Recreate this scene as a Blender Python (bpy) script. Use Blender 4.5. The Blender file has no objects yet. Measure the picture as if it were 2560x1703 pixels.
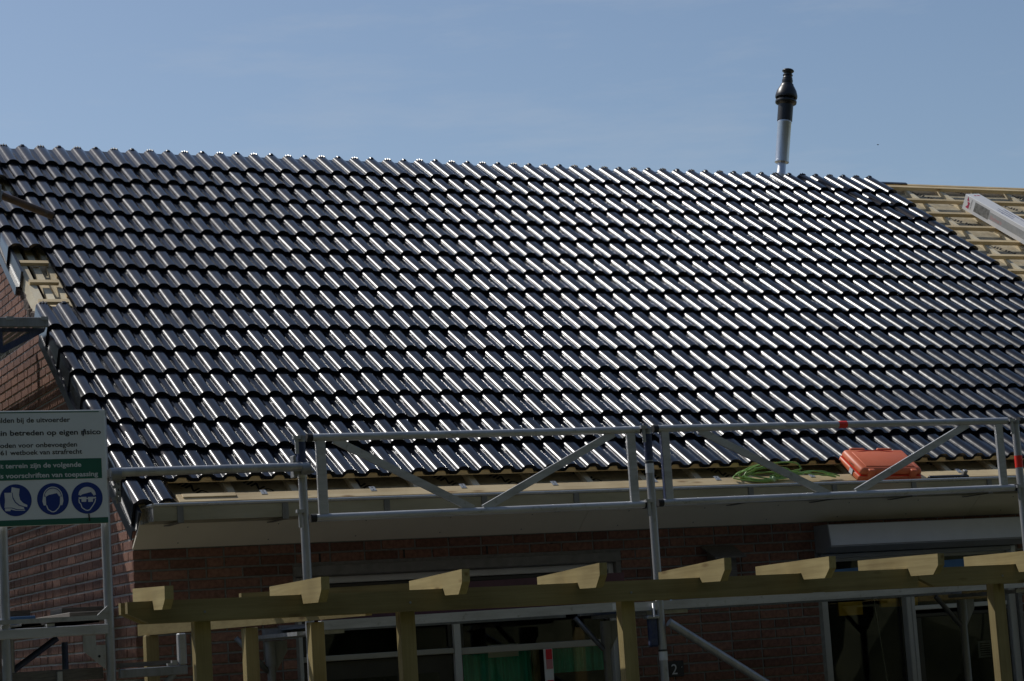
import bpy, bmesh, math, random
from mathutils import Vector, Matrix
random.seed(7)
SC = bpy.context.scene
COL = SC.collection
R = math.radians

# ------------------------------------------------------------------ camera
cam_d = bpy.data.cameras.new('camera'); cam = bpy.data.objects.new('camera', cam_d); COL.objects.link(cam)
yaw, pitch, roll = R(24.875), R(7.8875), R(-3.661)
fwd = Vector((math.sin(yaw)*math.cos(pitch), math.cos(yaw)*math.cos(pitch), math.sin(pitch)))
rgt = Vector((math.cos(yaw), -math.sin(yaw), 0)); upv = rgt.cross(fwd)
r2 = math.cos(roll)*rgt + math.sin(roll)*upv
u2 = -math.sin(roll)*rgt + math.cos(roll)*upv
M = Matrix((r2, u2, -fwd)).transposed().to_4x4(); M.translation = Vector((-3.264, -12.426, 1.70))
cam.matrix_world = M
cam_d.sensor_width = 36; cam_d.lens = 36*5459.3/2560
cam_d.clip_start = .1; cam_d.clip_end = 5000
SC.camera = cam

# ------------------------------------------------------------------ sky, sun, exposure
SUN_AZ, SUN_EL = R(-33.5), R(50.9)         # azimuth from +Y (clockwise), elevation
w = bpy.data.worlds.new('World'); SC.world = w; w.use_nodes = True
nt = w.node_tree; nt.nodes.clear()
out = nt.nodes.new('ShaderNodeOutputWorld'); bg = nt.nodes.new('ShaderNodeBackground')
sky = nt.nodes.new('ShaderNodeTexSky'); sky.sky_type = 'NISHITA'; sky.sun_disc = False
sky.sun_elevation = SUN_EL; sky.sun_rotation = SUN_AZ % (2*math.pi)
sky.altitude = 0; sky.air_density = 1.0; sky.dust_density = 1.0; sky.ozone_density = 1.6
SKY_STRENGTH = .074
bg.inputs['Strength'].default_value = SKY_STRENGTH
# thin cirrus: stretched noise, low contrast, all round the sky
tc = nt.nodes.new('ShaderNodeTexCoord'); mp = nt.nodes.new('ShaderNodeMapping')
mp.inputs['Scale'].default_value = (5, 5, 26); mp.inputs['Rotation'].default_value = (R(6), R(-5), 0)
mp.inputs['Location'].default_value = (1.7, .4, 3.03)
nz = nt.nodes.new('ShaderNodeTexNoise'); nz.inputs['Scale'].default_value = 1.3; nz.inputs['Detail'].default_value = 8; nz.inputs['Roughness'].default_value = .62
cr = nt.nodes.new('ShaderNodeValToRGB'); cr.color_ramp.elements[0].position = .53; cr.color_ramp.elements[1].position = .92
cr.color_ramp.elements[1].color = (.38, .38, .38, 1)
mx = nt.nodes.new('ShaderNodeMixRGB'); mx.inputs[2].default_value = (5.2, 5.6, 6.2, 1)
for a, b in ((tc.outputs['Generated'], mp.inputs[0]), (mp.outputs[0], nz.inputs[0]), (nz.outputs[0], cr.inputs[0]),
             (cr.outputs[0], mx.inputs[0]), (sky.outputs[0], mx.inputs[1]), (mx.outputs[0], bg.inputs[0]), (bg.outputs[0], out.inputs[0])):
    nt.links.new(a, b)
sd = bpy.data.lights.new('sun', 'SUN'); sd.energy = 2.7; sd.angle = R(.53); sd.color = (1, .975, .925)
sun = bpy.data.objects.new('sun', sd); COL.objects.link(sun); sun.location = (-8, 6, 14)
S = Vector((math.sin(SUN_AZ)*math.cos(SUN_EL), math.cos(SUN_AZ)*math.cos(SUN_EL), math.sin(SUN_EL)))
sun.rotation_euler = (-S).to_track_quat('-Z', 'Y').to_euler()
vs = SC.view_settings; vs.view_transform = 'Standard'; vs.look = 'None'; vs.gamma = 1; vs.use_curve_mapping = False
vs.exposure = 0.30
SC.cycles.sample_clamp_direct = 2.2; SC.cycles.max_bounces = 8; SC.cycles.glossy_bounces = 4; SC.cycles.transparent_max_bounces = 12

# ------------------------------------------------------------------ materials
def new_mat(name):
    m = bpy.data.materials.new(name); m.use_nodes = True
    return m, m.node_tree, m.node_tree.nodes['Principled BSDF']
def mat(name, col, rough=.6, metal=0., var=.12, scale=9., bump=0., bscale=60., rvar=.0, stretch=None, spec=.5, col2=None):
    """procedural surface: base colour mottled by noise, optional grain stretch, bump and roughness wear"""
    m, t, p = new_mat(name)
    N = t.nodes.new; L = t.links.new
    tcn = N('ShaderNodeTexCoord'); mpn = N('ShaderNodeMapping'); L(tcn.outputs['Object'], mpn.inputs[0])
    if stretch: mpn.inputs['Scale'].default_value = stretch
    n1 = N('ShaderNodeTexNoise'); n1.inputs['Scale'].default_value = scale; n1.inputs['Detail'].default_value = 6; n1.inputs['Roughness'].default_value = .6
    L(mpn.outputs[0], n1.inputs[0])
    rp = N('ShaderNodeValToRGB'); rp.color_ramp.elements[0].position = .3; rp.color_ramp.elements[1].position = .7
    c = Vector(col)
    a = c*(1-var) if col2 is None else c; b = c*(1+var) if col2 is None else Vector(col2)
    rp.color_ramp.elements[0].color = (*a, 1); rp.color_ramp.elements[1].color = (*[min(x, 1) for x in b], 1)
    L(n1.outputs[0], rp.inputs[0]); L(rp.outputs[0], p.inputs['Base Color'])
    p.inputs['Roughness'].default_value = rough; p.inputs['Metallic'].default_value = metal
    p.inputs['Specular IOR Level'].default_value = spec
    if rvar:
        mr = N('ShaderNodeMapRange'); mr.inputs[3].default_value = rough-rvar; mr.inputs[4].default_value = rough+rvar
        n3 = N('ShaderNodeTexNoise'); n3.inputs['Scale'].default_value = scale*2.3; n3.inputs['Detail'].default_value = 5
        L(tcn.outputs['Object'], n3.inputs[0]); L(n3.outputs[0], mr.inputs[0]); L(mr.outputs[0], p.inputs['Roughness'])
    if bump:
        n2 = N('ShaderNodeTexNoise'); n2.inputs['Scale'].default_value = bscale; n2.inputs['Detail'].default_value = 5
        L(mpn.outputs[0], n2.inputs[0]); bp = N('ShaderNodeBump'); bp.inputs['Strength'].default_value = bump; bp.inputs['Distance'].default_value = .01
        L(n2.outputs[0], bp.inputs['Height']); L(bp.outputs[0], p.inputs['Normal'])
    m['_n'] = 1
    return m
def wood(name, col, col2, axis, rough=.65, fine=1., knots=True):
    """sawn timber: stretched grain along an axis, darker knots"""
    m, t, p = new_mat(name); N = t.nodes.new; L = t.links.new
    tcn = N('ShaderNodeTexCoord'); oi = N('ShaderNodeObjectInfo'); mpn = N('ShaderNodeMapping')
    s = [46*fine]*3; s['xyz'.index(axis)] = 1.6*fine
    mpn.inputs['Scale'].default_value = s
    off = N('ShaderNodeVectorMath'); off.operation = 'SCALE'; off.inputs[0].default_value = (31, 17, 23); L(oi.outputs['Random'], off.inputs['Scale'])
    L(tcn.outputs['Object'], mpn.inputs[0]); L(off.outputs[0], mpn.inputs['Location'])
    n1 = N('ShaderNodeTexNoise'); n1.inputs['Scale'].default_value = 1.; n1.inputs['Detail'].default_value = 7; n1.inputs['Roughness'].default_value = .65; n1.inputs['Distortion'].default_value = .6
    L(mpn.outputs[0], n1.inputs[0])
    rp = N('ShaderNodeValToRGB'); rp.color_ramp.elements[0].position = .32; rp.color_ramp.elements[1].position = .68
    rp.color_ramp.elements[0].color = (*col2, 1); rp.color_ramp.elements[1].color = (*col, 1); L(n1.outputs[0], rp.inputs[0])
    last = rp.outputs[0]
    if knots:
        mk = N('ShaderNodeMapping'); ks = [11.]*3; ks['xyz'.index(axis)] = 3.2; mk.inputs['Scale'].default_value = ks
        L(tcn.outputs['Object'], mk.inputs[0]); L(off.outputs[0], mk.inputs['Location'])
        vo = N('ShaderNodeTexVoronoi'); vo.inputs['Scale'].default_value = 1.; L(mk.outputs[0], vo.inputs[0])
        kr = N('ShaderNodeValToRGB'); kr.color_ramp.elements[0].position = .05; kr.color_ramp.elements[1].position = .17
        kr.color_ramp.elements[0].color = (.42, .3, .2, 1); kr.color_ramp.elements[1].color = (1, 1, 1, 1); L(vo.outputs['Distance'], kr.inputs[0])
        mxn = N('ShaderNodeMixRGB'); mxn.blend_type = 'MULTIPLY'; mxn.inputs[0].default_value = .85; L(last, mxn.inputs[1]); L(kr.outputs[0], mxn.inputs[2]); last = mxn.outputs[0]
    # large weather stains
    n4 = N('ShaderNodeTexNoise'); n4.inputs['Scale'].default_value = 3.; n4.inputs['Detail'].default_value = 4; L(tcn.outputs['Object'], n4.inputs[0])
    r4 = N('ShaderNodeValToRGB'); r4.color_ramp.elements[0].position = .3; r4.color_ramp.elements[0].color = (.66, .63, .58, 1); r4.color_ramp.elements[1].position = .62
    L(n4.outputs[0], r4.inputs[0])
    m4 = N('ShaderNodeMixRGB'); m4.blend_type = 'MULTIPLY'; m4.inputs[0].default_value = .8; L(last, m4.inputs[1]); L(r4.outputs[0], m4.inputs[2])
    mo = N('ShaderNodeMapRange'); mo.inputs[3].default_value = .80; mo.inputs[4].default_value = 1.10; L(oi.outputs['Random'], mo.inputs[0])
    hs = N('ShaderNodeHueSaturation'); L(mo.outputs[0], hs.inputs['Value']); L(m4.outputs[0], hs.inputs['Color']); L(hs.outputs[0], p.inputs['Base Color'])
    bp = N('ShaderNodeBump'); bp.inputs['Strength'].default_value = .18; bp.inputs['Distance'].default_value = .004; L(n1.outputs[0], bp.inputs['Height']); L(bp.outputs[0], p.inputs['Normal'])
    p.inputs['Roughness'].default_value = rough; p.inputs['Specular IOR Level'].default_value = .3
    return m
def brick_mat(name):
    m, t, p = new_mat(name); N = t.nodes.new; L = t.links.new
    g = N('ShaderNodeNewGeometry'); oi = N('ShaderNodeObjectInfo'); ad = N('ShaderNodeMath'); ad.operation = 'ADD'
    L(g.outputs['Random Per Island'], ad.inputs[0]); L(oi.outputs['Random'], ad.inputs[1])
    fr = N('ShaderNodeMath'); fr.operation = 'FRACT'; L(ad.outputs[0], fr.inputs[0])
    rp = N('ShaderNodeValToRGB'); e = rp.color_ramp.elements
    e[0].color = (.150, .078, .057, 1); e[1].color = (.31, .170, .120, 1); e[1].position = 1.
    for pos, c in ((.3, (.215, .112, .080, 1)), (.62, (.255, .135, .096, 1)), (.82, (.18, .095, .074, 1))):
        k = e.new(pos); k.color = c
    L(fr.outputs[0], rp.inputs[0])
    tcn = N('ShaderNodeTexCoord'); n = N('ShaderNodeTexNoise'); n.inputs['Scale'].default_value = 42; n.inputs['Detail'].default_value = 6; L(g.outputs['Position'], n.inputs[0])
    r2_ = N('ShaderNodeValToRGB'); r2_.color_ramp.elements[0].position = .3; r2_.color_ramp.elements[0].color = (.62, .58, .56, 1); r2_.color_ramp.elements[1].position = .7; r2_.color_ramp.elements[1].color = (1.15, 1.12, 1.1, 1)
    L(n.outputs[0], r2_.inputs[0]); mxn = N('ShaderNodeMixRGB'); mxn.blend_type = 'MULTIPLY'; mxn.inputs[0].default_value = 1
    L(rp.outputs[0], mxn.inputs[1]); L(r2_.outputs[0], mxn.inputs[2]); L(mxn.outputs[0], p.inputs['Base Color'])
    n2 = N('ShaderNodeTexNoise'); n2.inputs['Scale'].default_value = 110; n2.inputs['Detail'].default_value = 5; L(g.outputs['Position'], n2.inputs[0])
    bp = N('ShaderNodeBump'); bp.inputs['Strength'].default_value = .55; bp.inputs['Distance'].default_value = .006; L(n2.outputs[0], bp.inputs['Height']); L(bp.outputs[0], p.inputs['Normal'])
    p.inputs['Roughness'].default_value = .85; p.inputs['Specular IOR Level'].default_value = .25
    return m
def tile_mat(name):
    """glazed black roof tile: near-black body, glossy engobe with a little dust and uneven gloss"""
    m, t, p = new_mat(name); N = t.nodes.new; L = t.links.new
    g = N('ShaderNodeNewGeometry'); oi = N('ShaderNodeObjectInfo')
    n = N('ShaderNodeTexNoise'); n.inputs['Scale'].default_value = 7; n.inputs['Detail'].default_value = 6; L(g.outputs['Position'], n.inputs[0])
    rp = N('ShaderNodeValToRGB'); rp.color_ramp.elements[0].position = .35; rp.color_ramp.elements[1].position = .75
    rp.color_ramp.elements[0].color = (.0045, .0058, .0095, 1); rp.color_ramp.elements[1].color = (.008, .0098, .015, 1); L(n.outputs[0], rp.inputs[0])
    L(rp.outputs[0], p.inputs['Base Color'])
    n2 = N('ShaderNodeTexNoise'); n2.inputs['Scale'].default_value = 26; n2.inputs['Detail'].default_value = 7; L(g.outputs['Position'], n2.inputs[0])
    mr = N('ShaderNodeMapRange'); mr.inputs[1].default_value = .25; mr.inputs[2].default_value = .75; mr.inputs[3].default_value = .125; mr.inputs[4].default_value = .165
    L(n2.outputs[0], mr.inputs[0]); ad = N('ShaderNodeMath'); ad.operation = 'MULTIPLY_ADD'; ad.inputs[1].default_value = .03; L(oi.outputs['Random'], ad.inputs[0]); L(mr.outputs[0], ad.inputs[2])
    L(ad.outputs[0], p.inputs['Roughness'])
    bp = N('ShaderNodeBump'); bp.inputs['Strength'].default_value = .025; bp.inputs['Distance'].default_value = .004
    n3 = N('ShaderNodeTexNoise'); n3.inputs['Scale'].default_value = 45; n3.inputs['Detail'].default_value = 4; L(g.outputs['Position'], n3.inputs[0])
    L(n3.outputs[0], bp.inputs['Height']); L(bp.outputs[0], p.inputs['Normal'])
    p.inputs['Specular IOR Level'].default_value = .4
    return m
def metal_mat(name, col, rough, streak=(.6, .6, .08), var=.25, dirt=(.25, .24, .2), metal=.85):
    m, t, p = new_mat(name); N = t.nodes.new; L = t.links.new
    g = N('ShaderNodeNewGeometry'); mpn = N('ShaderNodeMapping'); mpn.inputs['Scale'].default_value = [x*40 for x in streak]; L(g.outputs['Position'], mpn.inputs[0])
    n = N('ShaderNodeTexNoise'); n.inputs['Scale'].default_value = 1; n.inputs['Detail'].default_value = 8; n.inputs['Roughness'].default_value = .7; L(mpn.outputs[0], n.inputs[0])
    rp = N('ShaderNodeValToRGB'); e = rp.color_ramp.elements; e[0].position = .28; e[1].position = .72
    c = Vector(col); e[0].color = (*(c*(1-var)), 1); e[1].color = (*[min(1, x) for x in c*(1+var)], 1); L(n.outputs[0], rp.inputs[0])
    n2 = N('ShaderNodeTexNoise'); n2.inputs['Scale'].default_value = 19; n2.inputs['Detail'].default_value = 9; n2.inputs['Roughness'].default_value = .72; L(g.outputs['Position'], n2.inputs[0])
    r2_ = N('ShaderNodeValToRGB'); r2_.color_ramp.elements[0].position = .56; r2_.color_ramp.elements[1].position = .70; L(n2.outputs[0], r2_.inputs[0])
    mxn = N('ShaderNodeMixRGB'); mxn.inputs[2].default_value = (*dirt, 1); L(r2_.outputs[0], mxn.inputs[0]); L(rp.outputs[0], mxn.inputs[1]); L(mxn.outputs[0], p.inputs['Base Color'])
    mr = N('ShaderNodeMapRange'); mr.inputs[3].default_value = rough-.1; mr.inputs[4].default_value = rough+.16; L(n.outputs[0], mr.inputs[0]); L(mr.outputs[0], p.inputs['Roughness'])
    ms = N('ShaderNodeMapRange'); ms.inputs[3].default_value = metal; ms.inputs[4].default_value = .1; L(r2_.outputs[0], ms.inputs[0]); L(ms.outputs[0], p.inputs['Metallic'])
    return m
def glass_mat(name, tint=(.9, .92, .9)):
    m, t, p = new_mat(name); N = t.nodes.new; L = t.links.new
    t.nodes.remove(p); o = t.nodes['Material Output']
    gl = N('ShaderNodeBsdfGlossy'); gl.inputs['Roughness'].default_value = .01; tr = N('ShaderNodeBsdfTransparent'); tr.inputs[0].default_value = (*tint, 1)
    fz = N('ShaderNodeFresnel'); fz.inputs[0].default_value = 1.5; ms = N('ShaderNodeMixShader')
    L(fz.outputs[0], ms.inputs[0]); L(tr.outputs[0], ms.inputs[1]); L(gl.outputs[0], ms.inputs[2]); L(ms.outputs[0], o.inputs[0])
    return m

MT = dict(
    tile=tile_mat('black_glazed_tile'),
    brick=brick_mat('red_brick'),
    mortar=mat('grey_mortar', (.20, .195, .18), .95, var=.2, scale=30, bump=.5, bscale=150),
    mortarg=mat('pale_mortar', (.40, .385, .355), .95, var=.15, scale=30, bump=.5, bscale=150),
    rawbrick=mat('broken_masonry', (.10, .075, .06), .95, var=.5, scale=25, bump=1., bscale=40),
    trim=mat('anthracite_trim', (.014, .017, .022), .3, var=.1, scale=5, spec=.5),
    galv=metal_mat('galvanised_steel', (.37, .375, .38), .42, metal=.5),
    galvd=metal_mat('galvanised_steel_dull', (.24, .245, .245), .55, dirt=(.16, .15, .13), metal=.45),
    alu=metal_mat('aluminium_tube', (.44, .445, .45), .36, streak=(.08, .5, .5), metal=.3),
    zinc=metal_mat('zinc_sheet', (.46, .455, .43), .24, streak=(.05, .4, .3), var=.12, dirt=(.38, .37, .33), metal=.5),
    zincf=metal_mat('zinc_yellow_reflection', (.34, .32, .24), .3, streak=(.05, .4, .3), var=.15, dirt=(.30, .29, .22), metal=.6),  # yellow reflection of sunlit ground and greenery put into the base colour
    zincd=metal_mat('zinc_bracket', (.20, .20, .19), .5, var=.2, dirt=(.15, .14, .12)),
    flue=metal_mat('flue_steel', (.55, .57, .60), .3, streak=(.5, .5, .05), var=.08, dirt=(.45, .45, .46)),
    bluepaint=mat('worn_blue_paint', (.012, .025, .085), .5, var=.3, scale=40, col2=(.05, .06, .10), bump=.2),
    blackpl=mat('black_plastic', (.012, .012, .013), .38, var=.2, rvar=.08),
    rubber=mat('black_rubber', (.01, .01, .01), .7),
    pine_x=wood('pine_along_x', (.74, .60, .37), (.64, .48, .26), 'x'),
    pine_u=wood('pine_along_slope', (.78, .70, .52), (.70, .59, .40), 'y'),
    treat_x=wood('treated_wood_along_x', (.34, .275, .125), (.24, .185, .08), 'x'),
    treat_y=wood('treated_wood_along_y', (.40, .32, .15), (.29, .225, .10), 'y'),
    treat_z=wood('treated_wood_along_z', (.37, .295, .135), (.27, .21, .092), 'z'),
    board=mat('insulation_board', (.42, .365, .255), .9, var=.22, scale=14, bump=.3, bscale=90),
    print=mat('black_print', (.02, .019, .018), .8),
    fascia=mat('beige_fascia', (.72, .66, .54), .55, var=.05, scale=4, rvar=.05),
    frame=mat('white_window_frame', (.52, .52, .49), .45, var=.05, scale=6),
    frameb=mat('cream_door_frame', (.36, .345, .29), .5, var=.08, scale=6),
    dark=mat('dark_door_paint', (.03, .028, .022), .45, var=.2),
    lintel=mat('concrete_lintel', (.20, .195, .18), .9, var=.18, scale=14, bump=.4, bscale=90),
    framegrey=mat('pale_grey_frame', (.40, .395, .37), .45, var=.06),
    shutterw=mat('shutter_front_grey', (.60, .62, .66), .4, var=.04),
    shutterg=mat('shutter_case_grey', (.26, .27, .29), .45, var=.06),
    glass=glass_mat('window_glass'),
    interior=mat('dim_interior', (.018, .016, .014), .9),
    green=mat('green_curtain', (.07, .60, .45), .8, var=.3, scale=8, stretch=(6, 1, .2)),
    red=mat('red_paint', (.70, .02, .03), .5), redtape=mat('red_tape', (.75, .03, .015), .45, var=.1),
    white=mat('white_paint', (.72, .72, .70), .5, var=.04),
    signw=mat('sign_white', (.66, .69, .70), .45, var=.05, scale=5), signg=mat('sign_green', (.015, .11, .075), .45, var=.06),
    signb=mat('sign_blue', (.005, .03, .20), .4, var=.05), signk=mat('sign_black', (.02, .02, .025), .5),
    burg=mat('burgundy_plywood', (.085, .03, .04), .6, var=.2), bluebd=mat('blue_toe_board', (.03, .10, .22), .5, var=.2),
    orange=mat('orange_plastic', (.60, .125, .04), .5, var=.1, scale=7, rvar=.1, col2=(.62, .15, .06)),
    cable=mat('green_cable', (.22, .38, .09), .4, var=.15), plug=mat('green_plug', (.32, .47, .20), .5),
    carton=mat('white_carton', (.70, .69, .68), .65, var=.04, scale=6), cartr=mat('carton_red_print', (.45, .03, .09), .6),
    cartb=mat('carton_blue_print', (.10, .12, .26), .6), cartg=mat('carton_grey_print', (.20, .195, .18), .5, var=.5, scale=30),
    cartl=mat('carton_light_grey_print', (.36, .36, .35), .55, var=.15, scale=20), cartp=mat('carton_pink_print', (.55, .22, .22), .6),
    rust=metal_mat('rusty_tube', (.13, .078, .048), .5, streak=(.25, .5, .5), var=.55, dirt=(.10, .10, .10), metal=.5),
    label=mat('white_label', (.6, .61, .62), .5, var=.1), yellow=mat('yellow_board', (.70, .42, .03), .6, var=.2, scale=6),
    oldwood=mat('grey_old_board', (.13, .115, .097), .85, var=.3, scale=18, stretch=(1, 8, 8)),
    ground=mat('garden_grass', (.03, .04, .015), .95, scale=1.2, bump=.4, bscale=8, col2=(.075, .085, .035)),
    paving=mat('concrete_paving', (.15, .14, .12), .9, var=.12, scale=3, bump=.2),
    foliage=mat('screen_tree_foliage', (.02, .026, .012), .8, scale=1.5, bump=1., bscale=6, col2=(.10, .10, .055)),
    bird=mat('bird_dark', (.01, .01, .01), .8),
)

# ------------------------------------------------------------------ geometry helpers
class MB:
    """collects faces into one mesh"""
    def __init__(s): s.v = []; s.f = []; s.mi = []; s.sm = []
    def add(s, vs_, fs, mi=0, smooth=False):
        o = len(s.v); s.v += [Vector(x) for x in vs_]
        for f in fs: s.f.append([i+o for i in f]); s.mi.append(mi); s.sm.append(smooth)
        return s
    def box(s, lo, hi, mi=0, mtx=None):
        x0, y0, z0 = lo; x1, y1, z1 = hi
        vs_ = [Vector(p) for p in ((x0,y0,z0),(x1,y0,z0),(x1,y1,z0),(x0,y1,z0),(x0,y0,z1),(x1,y0,z1),(x1,y1,z1),(x0,y1,z1))]
        if mtx: vs_ = [mtx @ p for p in vs_]
        return s.add(vs_, [(0,3,2,1),(4,5,6,7),(0,1,5,4),(1,2,6,5),(2,3,7,6),(3,0,4,7)], mi)
    def cbox(s, lo, hi, c=.003, mi=0, mtx=None):
        """box with chamfered edges"""
        b = bmesh.new(); bmesh.ops.create_cube(b, size=1)
        lo = Vector(lo); hi = Vector(hi); d = hi-lo; m = (lo+hi)/2
        for v in b.verts: v.co = Vector((v.co.x*d.x, v.co.y*d.y, v.co.z*d.z))+m
        bmesh.ops.bevel(b, geom=list(b.edges), offset=c, segments=1, affect='EDGES')
        b.verts.index_update()
        vs_ = [mtx @ v.co if mtx else v.co.copy() for v in b.verts]; s.add(vs_, [[v.index for v in f.verts] for f in b.faces], mi); b.free(); return s
    def tube(s, p0, p1, r, n=12, mi=0, caps=True, r1=None):
        p0 = Vector(p0); p1 = Vector(p1); d = (p1-p0).normalized(); a = d.orthogonal().normalized(); b = d.cross(a)
        r1 = r if r1 is None else r1
        vs_ = []; 
        for p, rr in ((p0, r), (p1, r1)):
            vs_ += [p+(a*math.cos(2*math.pi*i/n)+b*math.sin(2*math.pi*i/n))*rr for i in range(n)]
        s.add(vs_, [(i, (i+1)%n, n+(i+1)%n, n+i) for i in range(n)], mi, True)
        if caps:
            s.add(vs_[:n], [list(range(n-1, -1, -1))], mi); s.add(vs_[n:], [list(range(n))], mi)
        return s
    def path(s, pts, r, n=8, mi=0):
        pts = [Vector(p) for p in pts]; rings = []; a = None
        for i, p in enumerate(pts):
            d = (pts[min(i+1, len(pts)-1)]-pts[max(i-1, 0)]).normalized()
            a = d.orthogonal().normalized() if a is None else (a-d*a.dot(d)).normalized(); b = d.cross(a)
            rings.append([p+(a*math.cos(2*math.pi*k/n)+b*math.sin(2*math.pi*k/n))*r for k in range(n)])
        o = [v for rg in rings for v in rg]
        s.add(o, [(i*n+k, i*n+(k+1)%n, (i+1)*n+(k+1)%n, (i+1)*n+k) for i in range(len(pts)-1) for k in range(n)], mi, True)
        s.add(rings[0], [list(range(n-1, -1, -1))], mi); s.add(rings[-1], [list(range(n))], mi); return s
    def prism(s, poly, d, mi=0, mtx=None):
        """planar polygon (3D points) pushed along vector d"""
        n = len(poly); d = Vector(d); a = [Vector(p) for p in poly]; b = [p+d for p in a]; vs_ = a+b
        if mtx: vs_ = [mtx @ p for p in vs_]
        return s.add(vs_, [list(range(n-1, -1, -1)), list(range(n, 2*n))]+[(i, (i+1)%n, n+(i+1)%n, n+i) for i in range(n)], mi)
    def lathe(s, base, axis, prof, n=24, mi=0):
        base = Vector(base); d = Vector(axis).normalized(); a = d.orthogonal().normalized(); b = d.cross(a); vs_ = []
        for r, h in prof: vs_ += [base+d*h+(a*math.cos(2*math.pi*i/n)+b*math.sin(2*math.pi*i/n))*max(r, 1e-4) for i in range(n)]
        s.add(vs_, [(j*n+i, j*n+(i+1)%n, (j+1)*n+(i+1)%n, (j+1)*n+i) for j in range(len(prof)-1) for i in range(n)], mi, True); return s
    def mesh(s, name, mats, sharp=35):
        me = bpy.data.meshes.new(name); me.from_pydata([tuple(v) for v in s.v], [], s.f)
        for m in (mats if isinstance(mats, (list, tuple)) else [mats]): me.materials.append(m)
        for p, i, sm in zip(me.polygons, s.mi, s.sm): p.material_index = i; p.use_smooth = sm
        me.validate(); me.update()
        b = bmesh.new(); b.from_mesh(me); bmesh.ops.recalc_face_normals(b, faces=b.faces)
        if any(s.sm):
            bmesh.ops.remove_doubles(b, verts=b.verts, dist=1e-6)
            lim = R(sharp)
            for e in b.edges:
                if len(e.link_faces) == 2: e.smooth = e.calc_face_angle(0) < lim
        b.to_mesh(me); b.free(); return me
    def build(s, name, mats, parent=None, sharp=35, **props):
        if parent is None:      # a thing of one mesh: origin at its base
            xs = [v.x for v in s.v]; ys = [v.y for v in s.v]; zs = [v.z for v in s.v]
            o = Vector(((min(xs)+max(xs))/2, (min(ys)+max(ys))/2, min(zs))); s.v = [v-o for v in s.v]
            ob = bpy.data.objects.new(name, s.mesh(name, mats, sharp)); COL.objects.link(ob); ob.location = o
        else:
            ob = bpy.data.objects.new(name, s.mesh(name, mats, sharp)); COL.objects.link(ob); attach(ob, parent)
        for k, v in props.items(): ob[k] = v
        return ob
WORLD = {}
def wmat(o):
    """world matrix without waiting for the depsgraph"""
    return WORLD.get(o.name, Matrix())
def attach(ob, parent, local=None):
    """parent ob keeping its mesh in world coordinates"""
    ob.parent = parent; ob.matrix_parent_inverse = wmat(parent).inverted()
    if local is not None: ob.matrix_local = local; 
def thing(name, label, cat, loc=(0, 0, 0), group=None, rot=None):
    o = bpy.data.objects.new(name, None); COL.objects.link(o); o.empty_display_size = .2
    o.location = loc; m = Matrix.Translation(loc)
    WORLD[o.name] = m
    o['label'] = label; o['category'] = cat
    if group: o['group'] = group
    return o
def link_copy(mesh, name, parent, mtx, **props):
    ob = bpy.data.objects.new(name, mesh); COL.objects.link(ob)
    ob.parent = parent; ob.matrix_parent_inverse = wmat(parent).inverted(); ob.matrix_basis = mtx
    for k, v in props.items(): ob[k] = v
    return ob
FONT_N = [0]
def text_into(mb, s, size, mtx, mi=0, align='LEFT', bold=0., sx=1., depth=0.):
    """lettering turned into mesh faces and added to mb"""
    cu = bpy.data.curves.new('lettering', 'FONT'); cu.body = s; cu.size = size; cu.align_x = align; cu.offset = bold*size; cu.resolution_u = 3
    ob = bpy.data.objects.new('lettering', cu); COL.objects.link(ob)
    bpy.context.view_layer.update()
    dg = bpy.context.evaluated_depsgraph_get(); me = bpy.data.meshes.new_from_object(ob.evaluated_get(dg))
    sc = Matrix.Diagonal((sx, 1, 1, 1))
    mb.add([mtx @ sc @ v.co for v in me.vertices], [list(p.vertices) for p in me.polygons], mi)
    bpy.data.objects.remove(ob); bpy.data.meshes.remove(me); bpy.data.curves.remove(cu)
def frame_mtx(o, x, y):
    x = Vector(x).normalized(); y = Vector(y).normalized(); z = x.cross(y)
    m = Matrix((x, y, z)).transposed().to_4x4(); m.translation = Vector(o); return m

# roof frame: U up the slope, N normal, X along the eave; local (x, s, n)
TH = R(33.57)
U = Vector((0, math.cos(TH), math.sin(TH))); NN = Vector((0, -math.sin(TH), math.cos(TH))); P0 = Vector((0, -.142, 2.774))
RF = frame_mtx(P0, (1, 0, 0), U)
def rp(x, s, n=0.): return RF @ Vector((x, s, n))

# ------------------------------------------------------------------ ground
g = MB(); g.add([(-900, -900, 0), (900, -900, 0), (900, 900, 0), (-900, 900, 0)], [(0, 1, 2, 3)])
g.build('ground', MT['ground'], kind='structure')
g = MB(); g.box((-3, -3.2, -.1), (14, 0, .05)); g.build('terrace_paving', MT['paving'], kind='structure')

# unseen trees added behind the viewpoint to block sky light; panes and gutter mirror them
tb_ = MB(); hr = random.Random(21)
for i in range(70):
    bm = bmesh.new(); bmesh.ops.create_icosphere(bm, subdivisions=3, radius=1)
    cx_, cy_ = -42+i*1.25+hr.uniform(-1, 1), -21+hr.uniform(-2, 1.); rx = hr.uniform(2., 3.2); hz = hr.uniform(6.6, 9.)
    ph = [hr.uniform(0, 6) for _ in range(6)]
    for v in bm.verts:
        c = v.co; k_ = 1+.12*math.sin(c.x*5+ph[0])*math.sin(c.y*6+ph[1])+.10*math.sin(c.z*9+ph[2])+.07*math.sin(c.x*14+ph[3])*math.sin(c.z*13+ph[4])
        v.co = Vector((cx_+c.x*rx*k_, cy_+c.y*rx*k_, hz*.95+c.z*hz*k_))
    bm.verts.index_update(); tb_.add([v.co for v in bm.verts], [[v.index for v in f.verts] for f in bm.faces]); bm.free()
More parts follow.
